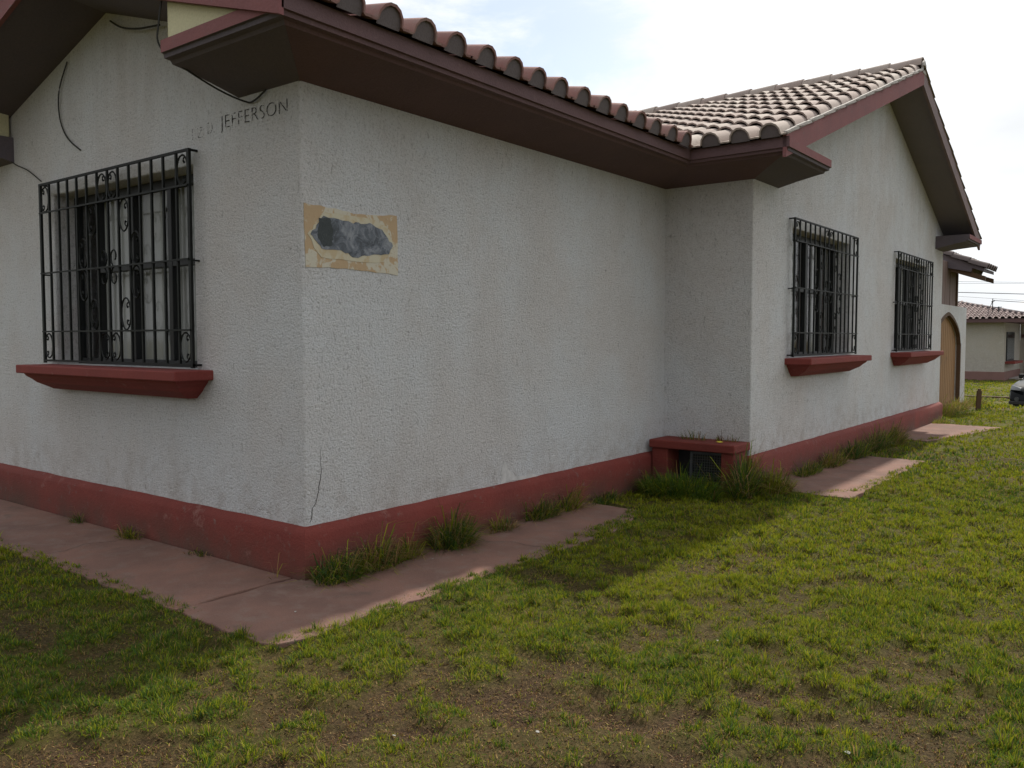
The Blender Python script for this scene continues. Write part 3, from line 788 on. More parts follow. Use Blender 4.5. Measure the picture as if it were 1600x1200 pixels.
# ---------------------------------------------------------------- marks and fittings on the walls
def ragged(cx, cy, pts, jit, sub=5):
    out_ = []
    for i in range(len(pts)):
        a = Vector(pts[i]); b = Vector(pts[(i+1) % len(pts)])
        for k in range(sub): q = a.lerp(b, k/sub); out_.append((q.x+random.uniform(-jit,jit), q.y+random.uniform(-jit,jit)))
    return out_
TW0 = lambda a, b, c: (c, a, b)
m = MB(); m.prism(ragged(0,0,[(.02,2.315),(.38,2.305),(.42,2.29),(.80,2.325),(.805,1.925),(.40,1.94),(.02,1.935)], .005, 6), .0, .004, TW0)
pat = m.obj('painted_patch', M['patch'], house)
m = MB(); m.prism(ragged(0,0,[(.035,2.13),(.17,2.275),(.56,2.275),(.69,2.245),(.775,2.12),(.66,2.0),(.14,1.995)], .008, 7), .0045, .0065, TW0)
m.obj('cream_border', M['creampatch'], pat)
m = MB(); m.prism(ragged(0,0,[(.06,2.135),(.165,2.25),(.40,2.235),(.545,2.245),(.66,2.215),(.755,2.12),(.71,2.055),(.58,2.05),(.42,2.015),(.30,2.055),(.15,2.05)], .0055, 6), .007, .009, TW0)
m.obj('scraped_hexagon', M['slate'], pat)
m = MB(); m.prism(ragged(0,0,[(.125,2.235),(.215,2.245),(.235,2.15),(.225,2.075),(.15,2.065),(.115,2.13)], .006, 5), .0095, .0105, TW0)
m.obj('dark_smear', M['darksmear'], pat)
# crack down the corner
m = MB(); pts = [(.125,.82),(.115,.74),(.128,.66),(.110,.60),(.100,.54),(.085,.49),(.055,.45),(.045,.40),(.03,.35)]
P_ = []
for i in range(len(pts)-1):
    for k in range(4):
        q = Vector(pts[i]).lerp(Vector(pts[i+1]), k/4); P_.append((q.x+random.uniform(-.004,.004), q.y))
for i in range(len(P_)-1):
    wd = .0026*min(1, .25+i/14)
    (a, z), (a2, z2) = P_[i], P_[i+1]
    m.add([(.0018,a-wd,z),(.0018,a+wd,z),(.0018,a2+wd,z2),(.0018,a2-wd,z2)], [(0,1,2,3)])
m.obj('crack', M['crack'], house)
m = MB(); m.prism(ragged(0,0,[(1.93,.345),(2.45,.345),(2.30,.365),(2.12,.385),(2.03,.44),(1.97,.52),(1.94,.42)], .010, 4), 0, .0025, TW0); m.obj('plaster_scuff', M['scuff'], house)
# worn lettering
def text(body, size, x, z, mat, sx=1.0):
    cu = bpy.data.curves.new('lettering', 'FONT'); cu.body = body; cu.size = size; cu.extrude = .0008; cu.space_character = 1.05; cu.offset = -.003
    o = bpy.data.objects.new('tmp', cu); C.objects.link(o); dg = bpy.context.evaluated_depsgraph_get(); dg.update()
    me = bpy.data.meshes.new_from_object(o.evaluated_get(dg)); bpy.data.objects.remove(o); me.materials.clear(); me.materials.append(mat)
    xs_ = [v.co.x for v in me.vertices]; wdt = max(xs_)-min(xs_); x0_ = min(xs_)
    for v in me.vertices:
        px_ = x + (v.co.x-x0_)/wdt*sx; v.co = Vector((px_, -.003 - v.co.z, z + v.co.y*.93))
    return link('lettering', me, house)
text('JEFFERSON', .135, -.815, 2.868, M['letter'], .70)
text('D.', .125, -.955, 2.855, M['letterfaint'], .075)
text('EZ', .115, -1.14, 2.845, M['letterfaint'], .13)
# cables on the front gable wall
def cable(pts, r=.006, n=8, name='cable'):
    m = MB(); P = [Vector(p_) for p_ in pts]; o = []
    for i in range(len(P)-1):
        p0, p1, p2, p3 = P[max(i-1,0)], P[i], P[i+1], P[min(i+2, len(P)-1)]
        for k in range(n):
            t_ = k/n; o.append(.5*((2*p1) + (-p0+p2)*t_ + (2*p0-5*p1+4*p2-p3)*t_*t_ + (-p0+3*p1-3*p2+p3)*t_**3))
    o.append(P[-1]); m.tube(o, r, 6); m.obj(name, M['wire'], house, smooth=True)
cable([(-2.86,-.015,3.70),(-3.00,-.02,3.49),(-3.01,-.015,3.28),(-2.90,-.012,3.11),(-2.70,-.006,2.985)])
cable([(-4.0,-.012,3.08),(-3.80,-.03,3.0),(-3.60,-.02,2.93),(-3.38,-.012,2.815)], .005)
cable([(-2.16,-.02,3.86),(-1.95,-.05,3.76),(-1.72,-.05,3.70),(-1.45,-.04,3.67)], .007)
cable([(-.60,-.52,3.50),(-.615,-.535,3.36),(-.63,-.53,3.24),(-.60,-.44,3.15),(-.55,-.2,3.04),(-.50,-.03,2.99),(-.42,-.02,2.985),(-.30,-.02,3.03)], .006)

# ventilation box in the inner corner
vb = MB(); X0, X1, YF = .06, .93, 4.30
vb.box((X0, YF+.03, -.05), (.235, L1-.052, .395)); vb.box((.80, YF+.03, -.05), (X1, L1-.052, .395))
vb.box((X0-.02, YF, .3955), (X1+.02, L1+.002, .478)); vb.box((.2355, L1-.12, -.05), (.7995, L1-.055, .395))
vbx = vb.obj('vent_box', M['plinth'], house, bevel=.012)
m = MB(); m.box((.24, L1-.125, -.03), (.795, L1-.121, .39)); m.obj('vent_shade_sheet', M['frame'], vbx)  # black sheet painting in the shade inside the box
m = MB()
q = lambda a, b, c: (a, YF+.10 + (.40-c)*-.06 + b + (a-.45)*.12, c)
for bx in (((.45,0,.02),(.475,.015,.375)), ((.765,0,.02),(.79,.015,.375)), ((.475,0,.352),(.765,.015,.375)), ((.475,0,.02),(.765,.015,.045))): m.box(*bx, T=q)
m.obj('vent_screen', M['greymetal'], vbx)
m = MB()
for k in range(1, 12): x_ = .475+.29*k/12; m.box((x_-.002,.004,.045), (x_+.002,.008,.352), T=q)
for k in range(1, 12): z_ = .045+.307*k/12; m.box((.475,.0085,z_-.002), (.765,.0125,z_+.002), T=q)
m.obj('wire_mesh', M['greymetal'], vbx)

# ---------------------------------------------------------------- grass
def blades_mesh(name, base, length, az, lean, width, col, rise=1.0):
    n = len(base); d = np.stack([np.cos(az), np.sin(az), np.zeros(n)], 1); wv = np.stack([-np.sin(az), np.cos(az), np.zeros(n)], 1)
    tw = RNG.uniform(-1.2, 1.2, n); ct, st_ = np.cos(tw)[:,None], np.sin(tw)[:,None]
    wv = wv*ct + d*st_
    L = length[:,None]; ln = lean[:,None]; up = np.array([0,0,1.0])
    h = np.sqrt(np.clip(1-ln**2, .02, 1))*rise
    mid = base + d*L*ln*.33 + up*L*h*.62; tip = base + d*L*ln + up*L*h
    w_ = (width/2)[:,None]
    v = np.empty((n, 5, 3)); v[:,0] = base - wv*w_; v[:,1] = base + wv*w_; v[:,2] = mid + wv*w_*.75; v[:,3] = mid - wv*w_*.75; v[:,4] = tip
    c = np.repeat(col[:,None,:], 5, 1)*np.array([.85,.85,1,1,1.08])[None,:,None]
    idx = np.arange(n)[:,None]*5
    loops = np.concatenate([idx+0, idx+1, idx+2, idx+3, idx+3, idx+2, idx+4], 1).ravel()
    starts = (np.arange(n)[:,None]*7 + np.array([0,4])).ravel(); tot = np.tile([4,3], n)
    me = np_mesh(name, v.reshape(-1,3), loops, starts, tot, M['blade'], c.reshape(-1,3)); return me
GREEN = np.array([.090,.150,.014]); YELL = np.array([.250,.265,.016]); STRAW = np.array([.30,.205,.085]); BROWN = np.array([.14,.078,.033]); BLUEG = np.array([.058,.108,.030])
def pick(n, wts, jit=.25):
    pal = np.stack([GREEN, YELL, STRAW, BROWN, BLUEG]); k = RNG.random(n); cw = np.cumsum(wts, -1)
    cw = cw/cw[..., -1:]
    i = (k[:,None] > cw).sum(1); i = np.clip(i, 0, 4)
    return pal[i]*(1+RNG.uniform(-jit, jit, (n,1)))*(1+RNG.uniform(-.08,.08,(n,3)))
FWD = math.pi/2 + .6553
def scatter(r0, r1, dens, fan=math.radians(52)):
    area = fan*(r1*r1-r0*r0); n = int(area*dens)
    r = np.sqrt(RNG.uniform(r0*r0, r1*r1, n)); a = FWD + RNG.uniform(-fan, fan, n)
    x = CX + r*np.cos(a); y = CY + r*np.sin(a); k = ~slabmask(x, y) & ~housemask(x, y); return x[k], y[k], r[k]
def lawn(name, r0, r1, dens, nb, L, wd, spread, thr=.22, tall=False):
    x, y, r = scatter(r0, r1, dens); g = greenness(x, y)
    if tall: g = g + (vnoise(x, y, 51, 2.2, 2)-.5)*.5
    keep = RNG.random(len(x)) < np.clip((g-thr)*1.9, .03 if tall else .42, 1)
    x, y, g = x[keep], y[keep], g[keep]; n = len(x)
    tl = RNG.uniform(.65, 1.35, n)*(.75+.5*np.clip(g, 0, 1)); sz = RNG.uniform(.45, 1.15, n) + .9*(RNG.random(n) > .94) if tall else np.ones(n)
    X = np.repeat(x, nb); Y = np.repeat(y, nb); G = np.repeat(g, nb); TLn = np.repeat(tl, nb); SZ = np.repeat(sz, nb); m_ = len(X)
    CV = np.repeat(RNG.random(n), nb)
    az = RNG.uniform(0, 2*math.pi, m_); rr = np.abs(RNG.normal(0, spread, m_))*SZ
    bx = X + rr*np.cos(az); by = Y + rr*np.sin(az)
    k = ~slabmask(bx, by, -.03) & ~housemask(bx, by); bx, by, az, G, TLn, rr, CV, SZ = (q[k] for q in (bx, by, az, G, TLn, rr, CV, SZ)); m_ = len(bx)
    base = np.stack([bx, by, gheight(bx, by)-.004], 1)
    hue = vnoise(bx, by, 41, .9, 3); hue2 = vnoise(bx, by, 43, 5, 2)
    d_ = np.hypot(bx-CX, by-CY); yl = np.clip((hue-.40)*3.2 + .75*sstep(3.0, 7, d_) + (CV-.5)*.5, 0, 1.5)
    if tall: yl = yl*.7
    dry = np.clip(.62-G, 0, 1)*(0 if tall else 2.2)
    wts = np.stack([.9-.4*yl, .20+1.5*yl, .10+1.6*dry+.2*(hue2 > .6), .04+1.5*dry, .35-.1*yl], 1)
    col = pick(m_, np.clip(wts, .01, 9))
    ln = np.clip(.25 + rr/(spread*SZ)*.27 + RNG.uniform(-.15,.35, m_), .05, .97)
    return blades_mesh(name, base, L*TLn*RNG.uniform(.6,1.3, m_)*np.where(tall, SZ**.5, 1), az + RNG.normal(0,.5,m_), ln, wd*RNG.uniform(.7,1.3,m_), col)
LB = ['patchy short lawn grass mixed with dead thatch nearest the viewer', 'brighter green tussocks standing out of the near worn lawn', 'denser short lawn grass alongside the house',
      'slightly taller tussocks in the middle of the lawn', 'yellowish green lawn grass toward the far end of the house', 'smooth distant green grass in front of the second house']
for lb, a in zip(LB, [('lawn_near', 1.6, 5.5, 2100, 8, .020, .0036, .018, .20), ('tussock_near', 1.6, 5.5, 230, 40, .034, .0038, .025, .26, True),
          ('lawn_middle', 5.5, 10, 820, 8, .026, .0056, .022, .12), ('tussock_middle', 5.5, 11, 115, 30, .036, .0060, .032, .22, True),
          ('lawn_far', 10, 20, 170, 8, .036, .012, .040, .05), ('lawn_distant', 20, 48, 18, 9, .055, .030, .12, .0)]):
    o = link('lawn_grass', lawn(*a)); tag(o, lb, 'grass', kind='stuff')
# dead straw lying flat between the tufts
x, y, r = scatter(1.6, 9, 4600); g = greenness(x, y); k = RNG.random(len(x)) < np.clip(1.05-g, .25, 1)*np.clip(10/(r*r), .08, 1); x, y = x[k], y[k]; n = len(x)
base = np.stack([x, y, gheight(x, y)+.002], 1)
me = blades_mesh('straw', base, RNG.uniform(.008,.024,n), RNG.uniform(0,6.28,n), RNG.uniform(.70,.99,n), RNG.uniform(.0025,.0065,n), pick(n, np.tile([.02,.04,.42,.70,.0],(n,1)), .35), .5)
o = link('dry_straw', me); tag(o, 'dry straw and thatch lying on the bare soil between grass tufts', 'dead grass', kind='stuff')
# soil crumbs
x, y, r = scatter(1.6, 6, 700); g = greenness(x, y); k = (RNG.random(len(x)) < np.clip(1.0-1.3*g, .02, 1)); x, y = x[k], y[k]; n = len(x)
s = RNG.uniform(.002, .0065, n); c0 = np.stack([x, y, gheight(x, y)+s*.25], 1)
oc = np.array([(1,0,0),(0,1,0),(-1,0,0),(0,-1,0),(0,0,.8),(0,0,-.8)], float)
vv = (c0[:,None,:] + oc[None]*s[:,None,None]*RNG.uniform(.6,1.3,(n,6,1))).reshape(-1,3)
ft = np.array([(0,1,4),(1,2,4),(2,3,4),(3,0,4),(1,0,5),(2,1,5),(3,2,5),(0,3,5)])
lp = (np.arange(n)[:,None,None]*6 + ft[None]).ravel()
cc = np.repeat(np.array([.095,.062,.036])[None]*RNG.uniform(.6,1.5,(n,1)), 6, 0)
me = np_mesh('soil_crumbs', vv, lp, np.arange(n*8)*3, np.full(n*8, 3), M['blade'], cc)
o = link('soil_crumbs', me); tag(o, 'small brown soil crumbs scattered over the bare lawn patches', 'soil', kind='stuff')

# weeds along the walls: separate clumps
def weed(x, y, rx, ry, h, n, mixw, label, z=None, out_dir=None, drop=1.0):
    m_ = n; a = RNG.uniform(0, 2*math.pi, m_); q = np.sqrt(RNG.random(m_)); bx = q*np.cos(a)*rx; by = q*np.sin(a)*ry
    az = np.arctan2(by/ry, bx/rx) + RNG.normal(0, .7, m_)
    if out_dir is not None:
        bx = bx + 0; f = RNG.random(m_) < .55; az = np.where(f, out_dir + RNG.normal(0, .8, m_), az)
    ln = np.clip(.15 + q*.55 + RNG.uniform(-.15,.3, m_), .05, .96)
    stray = RNG.random(m_) < .10; L = h*RNG.uniform(.45, 1.15, m_)*(1.1-.3*q)*np.where(stray, 1.45, 1)*(1 - .45*(np.sin(bx*60+x*7)*np.sin(by*45+y*5) > .3)); ln = np.clip(ln + .08, 0, .97)
    zz_ = gheight(x+bx, y+by) if z is None else np.full(m_, 0.0)
    base = np.stack([bx, by, np.maximum(zz_, .0) if z is None else zz_], 1)
    # longer blades get a drooping end: three-piece blade
    d = np.stack([np.cos(az), np.sin(az), np.zeros(m_)], 1); wv = np.stack([-np.sin(az), np.cos(az), np.zeros(m_)], 1)
    tw = RNG.uniform(-.9,.9,m_)[:,None]; wv = wv*np.cos(tw) + d*np.sin(tw)
    up = np.array([0,0,1.0]); l_ = ln[:,None]; Ls = L[:,None]; hh = np.sqrt(1-l_**2)
    P1 = base + d*Ls*l_*.18 + up*Ls*hh*.42; P2 = base + d*Ls*l_*.50 + up*Ls*hh*.78; P3 = base + d*Ls*(l_*.95+.12) + up*Ls*(hh*.86 - .12*drop*l_)
    P3[:,2] = np.maximum(P3[:,2], base[:,2]+.006)
    w_ = (RNG.uniform(.0014, .0030, m_)*(1+h))[:,None]
    v = np.empty((m_, 7, 3)); v[:,0]=base-wv*w_; v[:,1]=base+wv*w_; v[:,2]=P1+wv*w_; v[:,3]=P1-wv*w_; v[:,4]=P2+wv*w_*.7; v[:,5]=P2-wv*w_*.7; v[:,6]=P3
    idx = np.arange(m_)[:,None]*7
    loops = np.concatenate([idx+k for k in (0,1,2,3, 3,2,4,5, 5,4,6)], 1).ravel()
    starts = (np.arange(m_)[:,None]*11 + np.array([0,4,8])).ravel(); tot = np.tile([4,4,3], m_)
    col = np.repeat(pick(m_, np.tile(mixw, (m_,1)), .3)[:,None,:], 7, 1).reshape(-1,3)
    me = np_mesh('weed_clump', v.reshape(-1,3), loops, starts, tot, M['blade'], col)
    o = link('weed_clump', me); o.location = (x, y, z or 0.0); tag(o, label, 'weeds', 'weed clumps along the foot of the house')
    return o
GR = [.45,.22,.34,.08,.55]; MX = [.28,.3,.75,.2,.3]; LU = [1,.25,.04,.01,.3]; YE = [.2,.6,.5,.08,.1]
weed(.17, .10, .11, .16, .25, 650, GR, 'bushy dark weed clump against the plinth at the front corner', out_dir=0)
weed(.16, .43, .10, .20, .27, 700, MX, 'straw-tipped weed clump just right of the front corner clump', out_dir=0)
weed(.15, .72, .08, .12, .22, 260, YE, 'thin yellowing weed tuft between the corner weeds and the rounded clump', out_dir=.2)
weed(.17, 1.16, .12, .17, .33, 900, GR, 'tall rounded green weed clump leaning on the red plinth below the painted patch', out_dir=0)
weed(.15, 1.75, .08, .15, .17, 320, MX, 'small low weed tuft beside the path, right of the rounded clump', out_dir=.2)
weed(.13, 2.32, .08, .20, .24, 480, GR, 'wide low green weed clump along the middle of the side wall', out_dir=.2)
weed(.13, 2.72, .07, .13, .33, 240, YE, 'dry straw-coloured weed tuft halfway to the vent box', out_dir=.1)
weed(.15, 3.25, .08, .30, .12, 420, GR, 'short dark weeds at the end of the concrete path before the vent box', out_dir=.2)
weed(-2.72, -.10, .06, .04, .14, 130, GR, 'leftmost small dark weed growing from the plinth under the front window', out_dir=-1.57)
weed(-1.88, -.12, .13, .05, .15, 260, MX, 'spreading weed tuft at the plinth below the front window', out_dir=-1.8)
weed(-1.02, -.10, .14, .04, .09, 170, GR, 'flat weed sprig on the path left of the front corner', out_dir=-.9)
weed(-.15, -.12, .03, .03, .30, 12, [0,.1,1,.3,0], 'few dry stalks standing against the plinth at the front corner')
weed(.0, -.78, .10, .03, .05, 120, GR, 'tiny weed tuft in the joint between the two path slabs')
weed(.55, 3.98, .40, .19, .27, 2200, LU, 'lush bright green grass clump in front of the vent box opening')
weed(.15, 4.12, .10, .12, .17, 400, GR, 'dark weeds left of the vent box')
weed(1.03, 4.34, .10, .16, .50, 900, GR, 'tallest weed clump rising between vent box and projecting corner', out_dir=1.9)
weed(1.20, 4.62, .17, .20, .30, 1000, YE, 'yellow-green spreading weed clump at the foot of the projecting corner', out_dir=-.5)
weed(1.05, 5.0, .08, .12, .22, 260, [.3,.4,.3,.2,.2], 'reddish brown thin weeds just past the projecting corner', out_dir=-.3)
weed(1.12, 5.9, .10, .30, .20, 600, GR, 'low weed clump under the nearer far window, first past the corner', out_dir=.1)
weed(1.13, 6.7, .11, .34, .25, 750, MX, 'weed clump under the nearer far window, second past the corner', out_dir=.1)
weed(1.14, 7.6, .12, .36, .30, 850, GR, 'weed clump by the plinth between the two far windows', out_dir=.1)
weed(1.15, 8.5, .12, .36, .34, 850, GR, 'tall dark weed clump between the two far windows', out_dir=.1)
weed(1.17, 9.3, .13, .32, .36, 800, MX, 'tall weed clump before the pinkish far slab', out_dir=.1)
weed(1.10, 12.9, .10, .35, .16, 350, YE, 'yellowed weeds at the far end of the house plinth', out_dir=.1)
weed(.75, 14.6, .25, .6, .34, 700, YE, 'dry yellow weed heap at the foot of the garden wall near the house', out_dir=.1)
weed(.75, 16.3, .22, .7, .30, 700, [.2,.5,.6,.3,.1], 'brownish weed heap in front of the wooden gate doors', out_dir=.1)
weed(.80, 18.2, .22, .6, .30, 600, YE, 'yellow weeds at the far end of the garden wall', out_dir=.1)
weed(.42, 4.52, .16, .04, .15, 60, GR, 'sparse green sprigs growing on top of the vent box', z=.479)
weed(.75, 4.58, .14, .04, .10, 60, [.2,.2,.5,.6,.1], 'brownish sprigs on top of the vent box by the wall', z=.479)
# trailing stems hanging over the vent opening
for (x_, lbl) in ((.375, 'left of two weed stems hanging across the vent opening'), (.755, 'right of two weed stems hanging across the vent opening')):
    weed(x_, 4.285, .035, .02, .36, 26, GR, lbl)

# small litter
def scrap(x, y, s, mat, name, label, cat, z=None, group=None):
    s = s*.72 if name == 'paper_scrap' else s
    m = MB(); n = 6; r_ = [(s*random.uniform(.6,1.1), a_*2*math.pi/n) for a_ in range(n)]
    top_ = [(r*math.cos(a_), r*math.sin(a_)*.6, .004+random.uniform(0,.35*s)) for r, a_ in r_]
    m.add(top_ + [(a_, b_, c_-.0015) for a_, b_, c_ in top_], [tuple(range(n)), tuple(range(n, 2*n))[::-1]] + [(i, (i+1) % n, n+(i+1) % n, n+i) for i in range(n)])
    o = m.obj(name, mat); o.location = (x, y, z if z is not None else float(gheight(np.array([x]), np.array([y]))[0])+.004); tag(o, label, cat, group)
import numpy
scrap(.49, -.47, .016, M['paper'], 'paper_scrap', 'white paper scrap on the sunlit strip of path near the front corner', 'litter', .028, 'scraps of white litter')
scrap(.33, .78, .014, M['paper'], 'paper_scrap', 'small pale scrap on the path beside the rounded weed clump', 'litter', .028, 'scraps of white litter')
scrap(.42, .98, .011, M['paper'], 'paper_scrap', 'tiny pale scrap on the path, farther of the two by the rounded clump', 'litter', .028, 'scraps of white litter')
scrap(2.32, -.78, .016, M['paper'], 'paper_scrap', 'white scrap on bare soil at the bottom of the picture', 'litter', None, 'scraps of white litter')
scrap(1.90, -1.12, .012, M['paper'], 'paper_scrap', 'white scrap on the bare soil left of centre at the bottom', 'litter', None, 'scraps of white litter')
scrap(2.45, .55, .014, M['paper'], 'paper_scrap', 'pale scrap lying in the green lawn right of centre', 'litter', None, 'scraps of white litter')
scrap(3.3, -.25, .018, M['paper'], 'paper_scrap', 'pale scrap in the worn lawn at lower right', 'litter', None, 'scraps of white litter')
scrap(.74, 4.42, .045, M['yellow'], 'fallen_leaf', 'yellow leaf lying on top of the red vent box', 'leaf', .480)

# ---------------------------------------------------------------- garden wall with the arched gate
GXW = .45; GY0, GY1 = L2+.054, 18.95; AY, AW = 16.85, 1.38; ASP, ATOP = 1.32, 2.00
gw = empty('garden_wall', 'pale plastered garden wall with arched wooden double gate beyond the far corner of the house', 'garden wall')
def arch(y):      # pointed arch height
    t_ = abs(y-AY)/AW; return ASP + (ATOP-ASP)*math.sqrt(max(0, 1-min(1,t_)**1.35))
m = MB(); n = 24; ysl = [AY-AW+2*AW*k/n for k in range(n+1)]
WT = .24; TG = lambda a, b, c: (GXW-c, a, b)
m.prism([(GY0,-.3),(AY-AW,-.3),(AY-AW,2.2),(GY0,2.2)], 0, WT, TG)
m.prism([(AY+AW,-.3),(GY1,-.3),(GY1,2.2),(AY+AW,2.2)], 0, WT, TG)
for k in range(n): m.prism([(ysl[k],arch(ysl[k])),(ysl[k+1],arch(ysl[k+1])),(ysl[k+1],2.2),(ysl[k],2.2)], 0, WT, TG)
m.obj('wall', M['stucco'], gw, dist=.0005)
for side in (-1, 1):
    gd = MB()
    for z in (.35, 1.15): gd.box((AY+side*.03, .13, z), (AY+side*(AW-.03), .16, z+.1), T=lambda a,b,c: (GXW-b, a, c))
    gt = gd.obj('gate_door', M['gatewood'], gw); nb = 7
    for k in range(nb):
        a0 = AY + side*(.012 + (AW-.03)*k/nb); a1 = AY + side*(.012 + (AW-.03)*(k+1)/nb - .022)
        pm = MB(); lo, hi = min(a0,a1), max(a0,a1)
        pm.prism([(lo,.02),(hi,.02),(hi,arch(hi)-.015),(lo,arch(lo)-.015)], .08, .125, TG); pm.obj('plank', M['gatewood'], gt)
m = MB()
for k in range(n):
    m.prism([(ysl[k],arch(ysl[k])-.02),(ysl[k+1],arch(ysl[k+1])-.02),(ysl[k+1],arch(ysl[k+1])+.05),(ysl[k],arch(ysl[k])+.05)], -.02, .06, TG)
m.prism([(AY+AW-.02,0),(AY+AW+.05,0),(AY+AW+.05,ASP+.05),(AY+AW-.02,ASP+.05)], -.02, .06, TG)
m.obj('arch_trim', M['postwood'], gw)
wp = empty('board_screen', 'weathered vertical board screen standing on the garden wall', 'wooden screen')
y_ = 14.0
while y_ < 17.95:
    m = MB(); m.box((GXW-.10, y_, 2.201), (GXW-.07+random.uniform(0,.012), y_+.155, 3.14)); m.obj('plank', M['greywood'], wp, bevel=.004); y_ += .165
m = MB(); m.box((GXW-.14, y_, 2.201), (GXW-.03, y_+.09, 3.2)); m.obj('corner_post', M['postwood'], wp)
# small tiled canopy over the screen
cn_ = empty('tiled_canopy', 'small sloping clay tile canopy jutting over the garden gate', 'canopy')
cp = .42
cz = lambda x_: 3.345 - cp*(x_-.30)
m = MB(); m.prism([(-1.2,cz(-1.2)-.16),(.2,cz(.2)-.34),(.62,cz(.62)-.26),(.84,cz(.84)-.22),(.86,cz(.86)-.13),(1.08,cz(1.08)-.12),(1.08,cz(1.08)-.05),(-1.2,cz(-1.2)-.05)], 17.0, 18.3, lambda a,b,c: (a,c,b)); m.obj('deck', M['soffit'], cn_)
slC = Vector((-1,0,cp)).normalized(); nC = Vector((cp,0,1)).normalized()
cme = tme.copy(); cme.materials.clear(); cme.materials.append(M['darktile'])
for i in range(5):
    for k in range(7):
        o = Vector((1.12, 17.08+.28*i, cz(1.12)-.055)) + slC*(k*EX); tq = link('tile', cme, cn_, place(o, slC, nC))
for yb in (17.05, 18.1):
    m = MB(); m.prism([(.42,2.94),(1.10,2.70),(1.10,2.80),(.42,3.05)], yb, yb+.09, lambda a,b,c: (a,c,b)); m.obj('bracket', M['postwood'], cn_)
    m = MB(); m.prism([(.78,2.93),(.86,2.90),(.90,3.0),(.80,3.03)], yb, yb+.09, lambda a,b,c: (a,c,b)); m.obj('strut', M['postwood'], cn_)

m = MB(); m.box((-.045,-.045,-.2), (.045,.045,.40)); m.box((-.03,-.03,.40), (.03,.03,.44))
o = m.obj('wooden_post', M['postwood'], bevel=.008); o.location = (1.10, 16.65, 0); o.rotation_euler = (.02,.03,.3); tag(o, 'short weathered wooden post standing alone in the grass near the gate', 'post')

# ---------------------------------------------------------------- second house
GZ = -.66
hx, hy = -2.33, 46.2
h2 = empty('distant_house', 'small beige house with hipped tile roof and dark window across the far lawn', 'house')
TOP = 2.30; BX = -16
m = MB()
m.box((BX, hy, GZ-.2), (hx, hy+6, TOP)); m.obj('wall', M['stucco2'], h2, bevel=.02)
m = MB(); m.box((BX, hy-.06, GZ-.3), (hx+.06, hy-.001, GZ+.42)); m.box((hx+.001, hy-.001, GZ-.3), (hx+.06, hy+6, GZ+.42)); m.obj('plinth', M['palered'], h2, bevel=.02)
# gabled/hipped roof: eave box and sloping tiles falling to the right and towards the viewer
ex = -.6; ey = hy - .55
m = MB()
m.box((BX-.5, ey, TOP-.02), (ex, hy+7.5, TOP+.16)); m.obj('eave', M['brown'], h2)
RB = TOP + .16
hipx = -5.0; hipy = hy+3.5; rzt = 3.42
m = MB()
P0=(BX-.5,ey,RB); P1=(ex,ey,RB); P2=(ex,hy+7.5,RB); P3=(BX-.5,hy+7.5,RB); P4=(hipx,hipy,rzt); P5=(BX-.5,hipy,rzt)
m.add([P0,P1,P2,P3,P4,P5], [(0,1,4,5),(1,2,4),(2,3,5,4),(3,0,5)]); rf3 = m.obj('roof', M['darktile'], h2)
b = MB(); vs, fs, ms = TVs[False]
up3 = Vector((0, hipy-ey, rzt-RB)); Ls = up3.length; up3.normalize(); n3 = Vector((0, -(rzt-RB), hipy-ey)).normalized()
xx = ex
while xx > BX/2:
    for k in range(int(Ls/EX)+1):
        o = Vector((xx, ey-.05, RB)) + up3*(k*EX)
        if o.y > hipy: continue
        lim = ex + (hipx-ex)*(k*EX/Ls)
        if xx > lim: continue
        M4 = place(o, up3, n3); q0 = len(b.v); b.v += [tuple(M4 @ v) for v in vs]; b.f += [tuple(i+q0 for i in f) for f in fs]; b.m += ms
    xx -= .29
me = bpy.data.meshes.new('roof_tiles'); me.from_pydata(b.v, [], b.f); me.materials.append(M['greytile']); tag(link('roof_tiles', me, rf3), kind='stuff')
m = MB(); m.tube([(BX-.5,hipy,rzt+.02),(hipx,hipy,rzt+.02),(ex,ey,RB+.06)], .11, 8); m.obj('ridge', M['mortar'], rf3, smooth=True)
# window on the right face
m = MB(); m.box((hx-.05, hy+.7, .30), (hx+.05, hy+3.4, 1.80)); wn = m.obj('window', M['frame'], h2)
m = MB(); m.box((hx+.0505, hy+.8, .38), (hx+.06, hy+3.3, 1.72)); m.obj('pane', M['glass'], wn)
m = MB(); m.box((hx, hy+.5, .16), (hx+.45, hy+3.6, .285)); m.obj('sill', M['sill'], wn, bevel=.02)
# set-back wing with white garage door, part of the same house
m = MB(); m.box((hx+.002, hy+6.0, GZ-.2), (hx+9, hy+6.3, TOP)); m.obj('wing_wall', M['stucco2'], h2)
m = MB(); m.box((hx+.3, hy+5.93, GZ), (hx+4.2, hy+5.998, 1.50)); gd = m.obj('garage_door', M['white'], h2)
m = MB(); m.box((hx+.1, hy+5.7, 1.502), (hx+4.5, hy+5.998, 1.68)); m.obj('lintel', M['brown'], h2)
m = MB(); m.box((hx+.1, hy+1.5, GZ-.1), (hx+8, hy+5.6, GZ+.05)); o = m.obj('driveway', M['lightmortar']); tag(o, kind='structure')
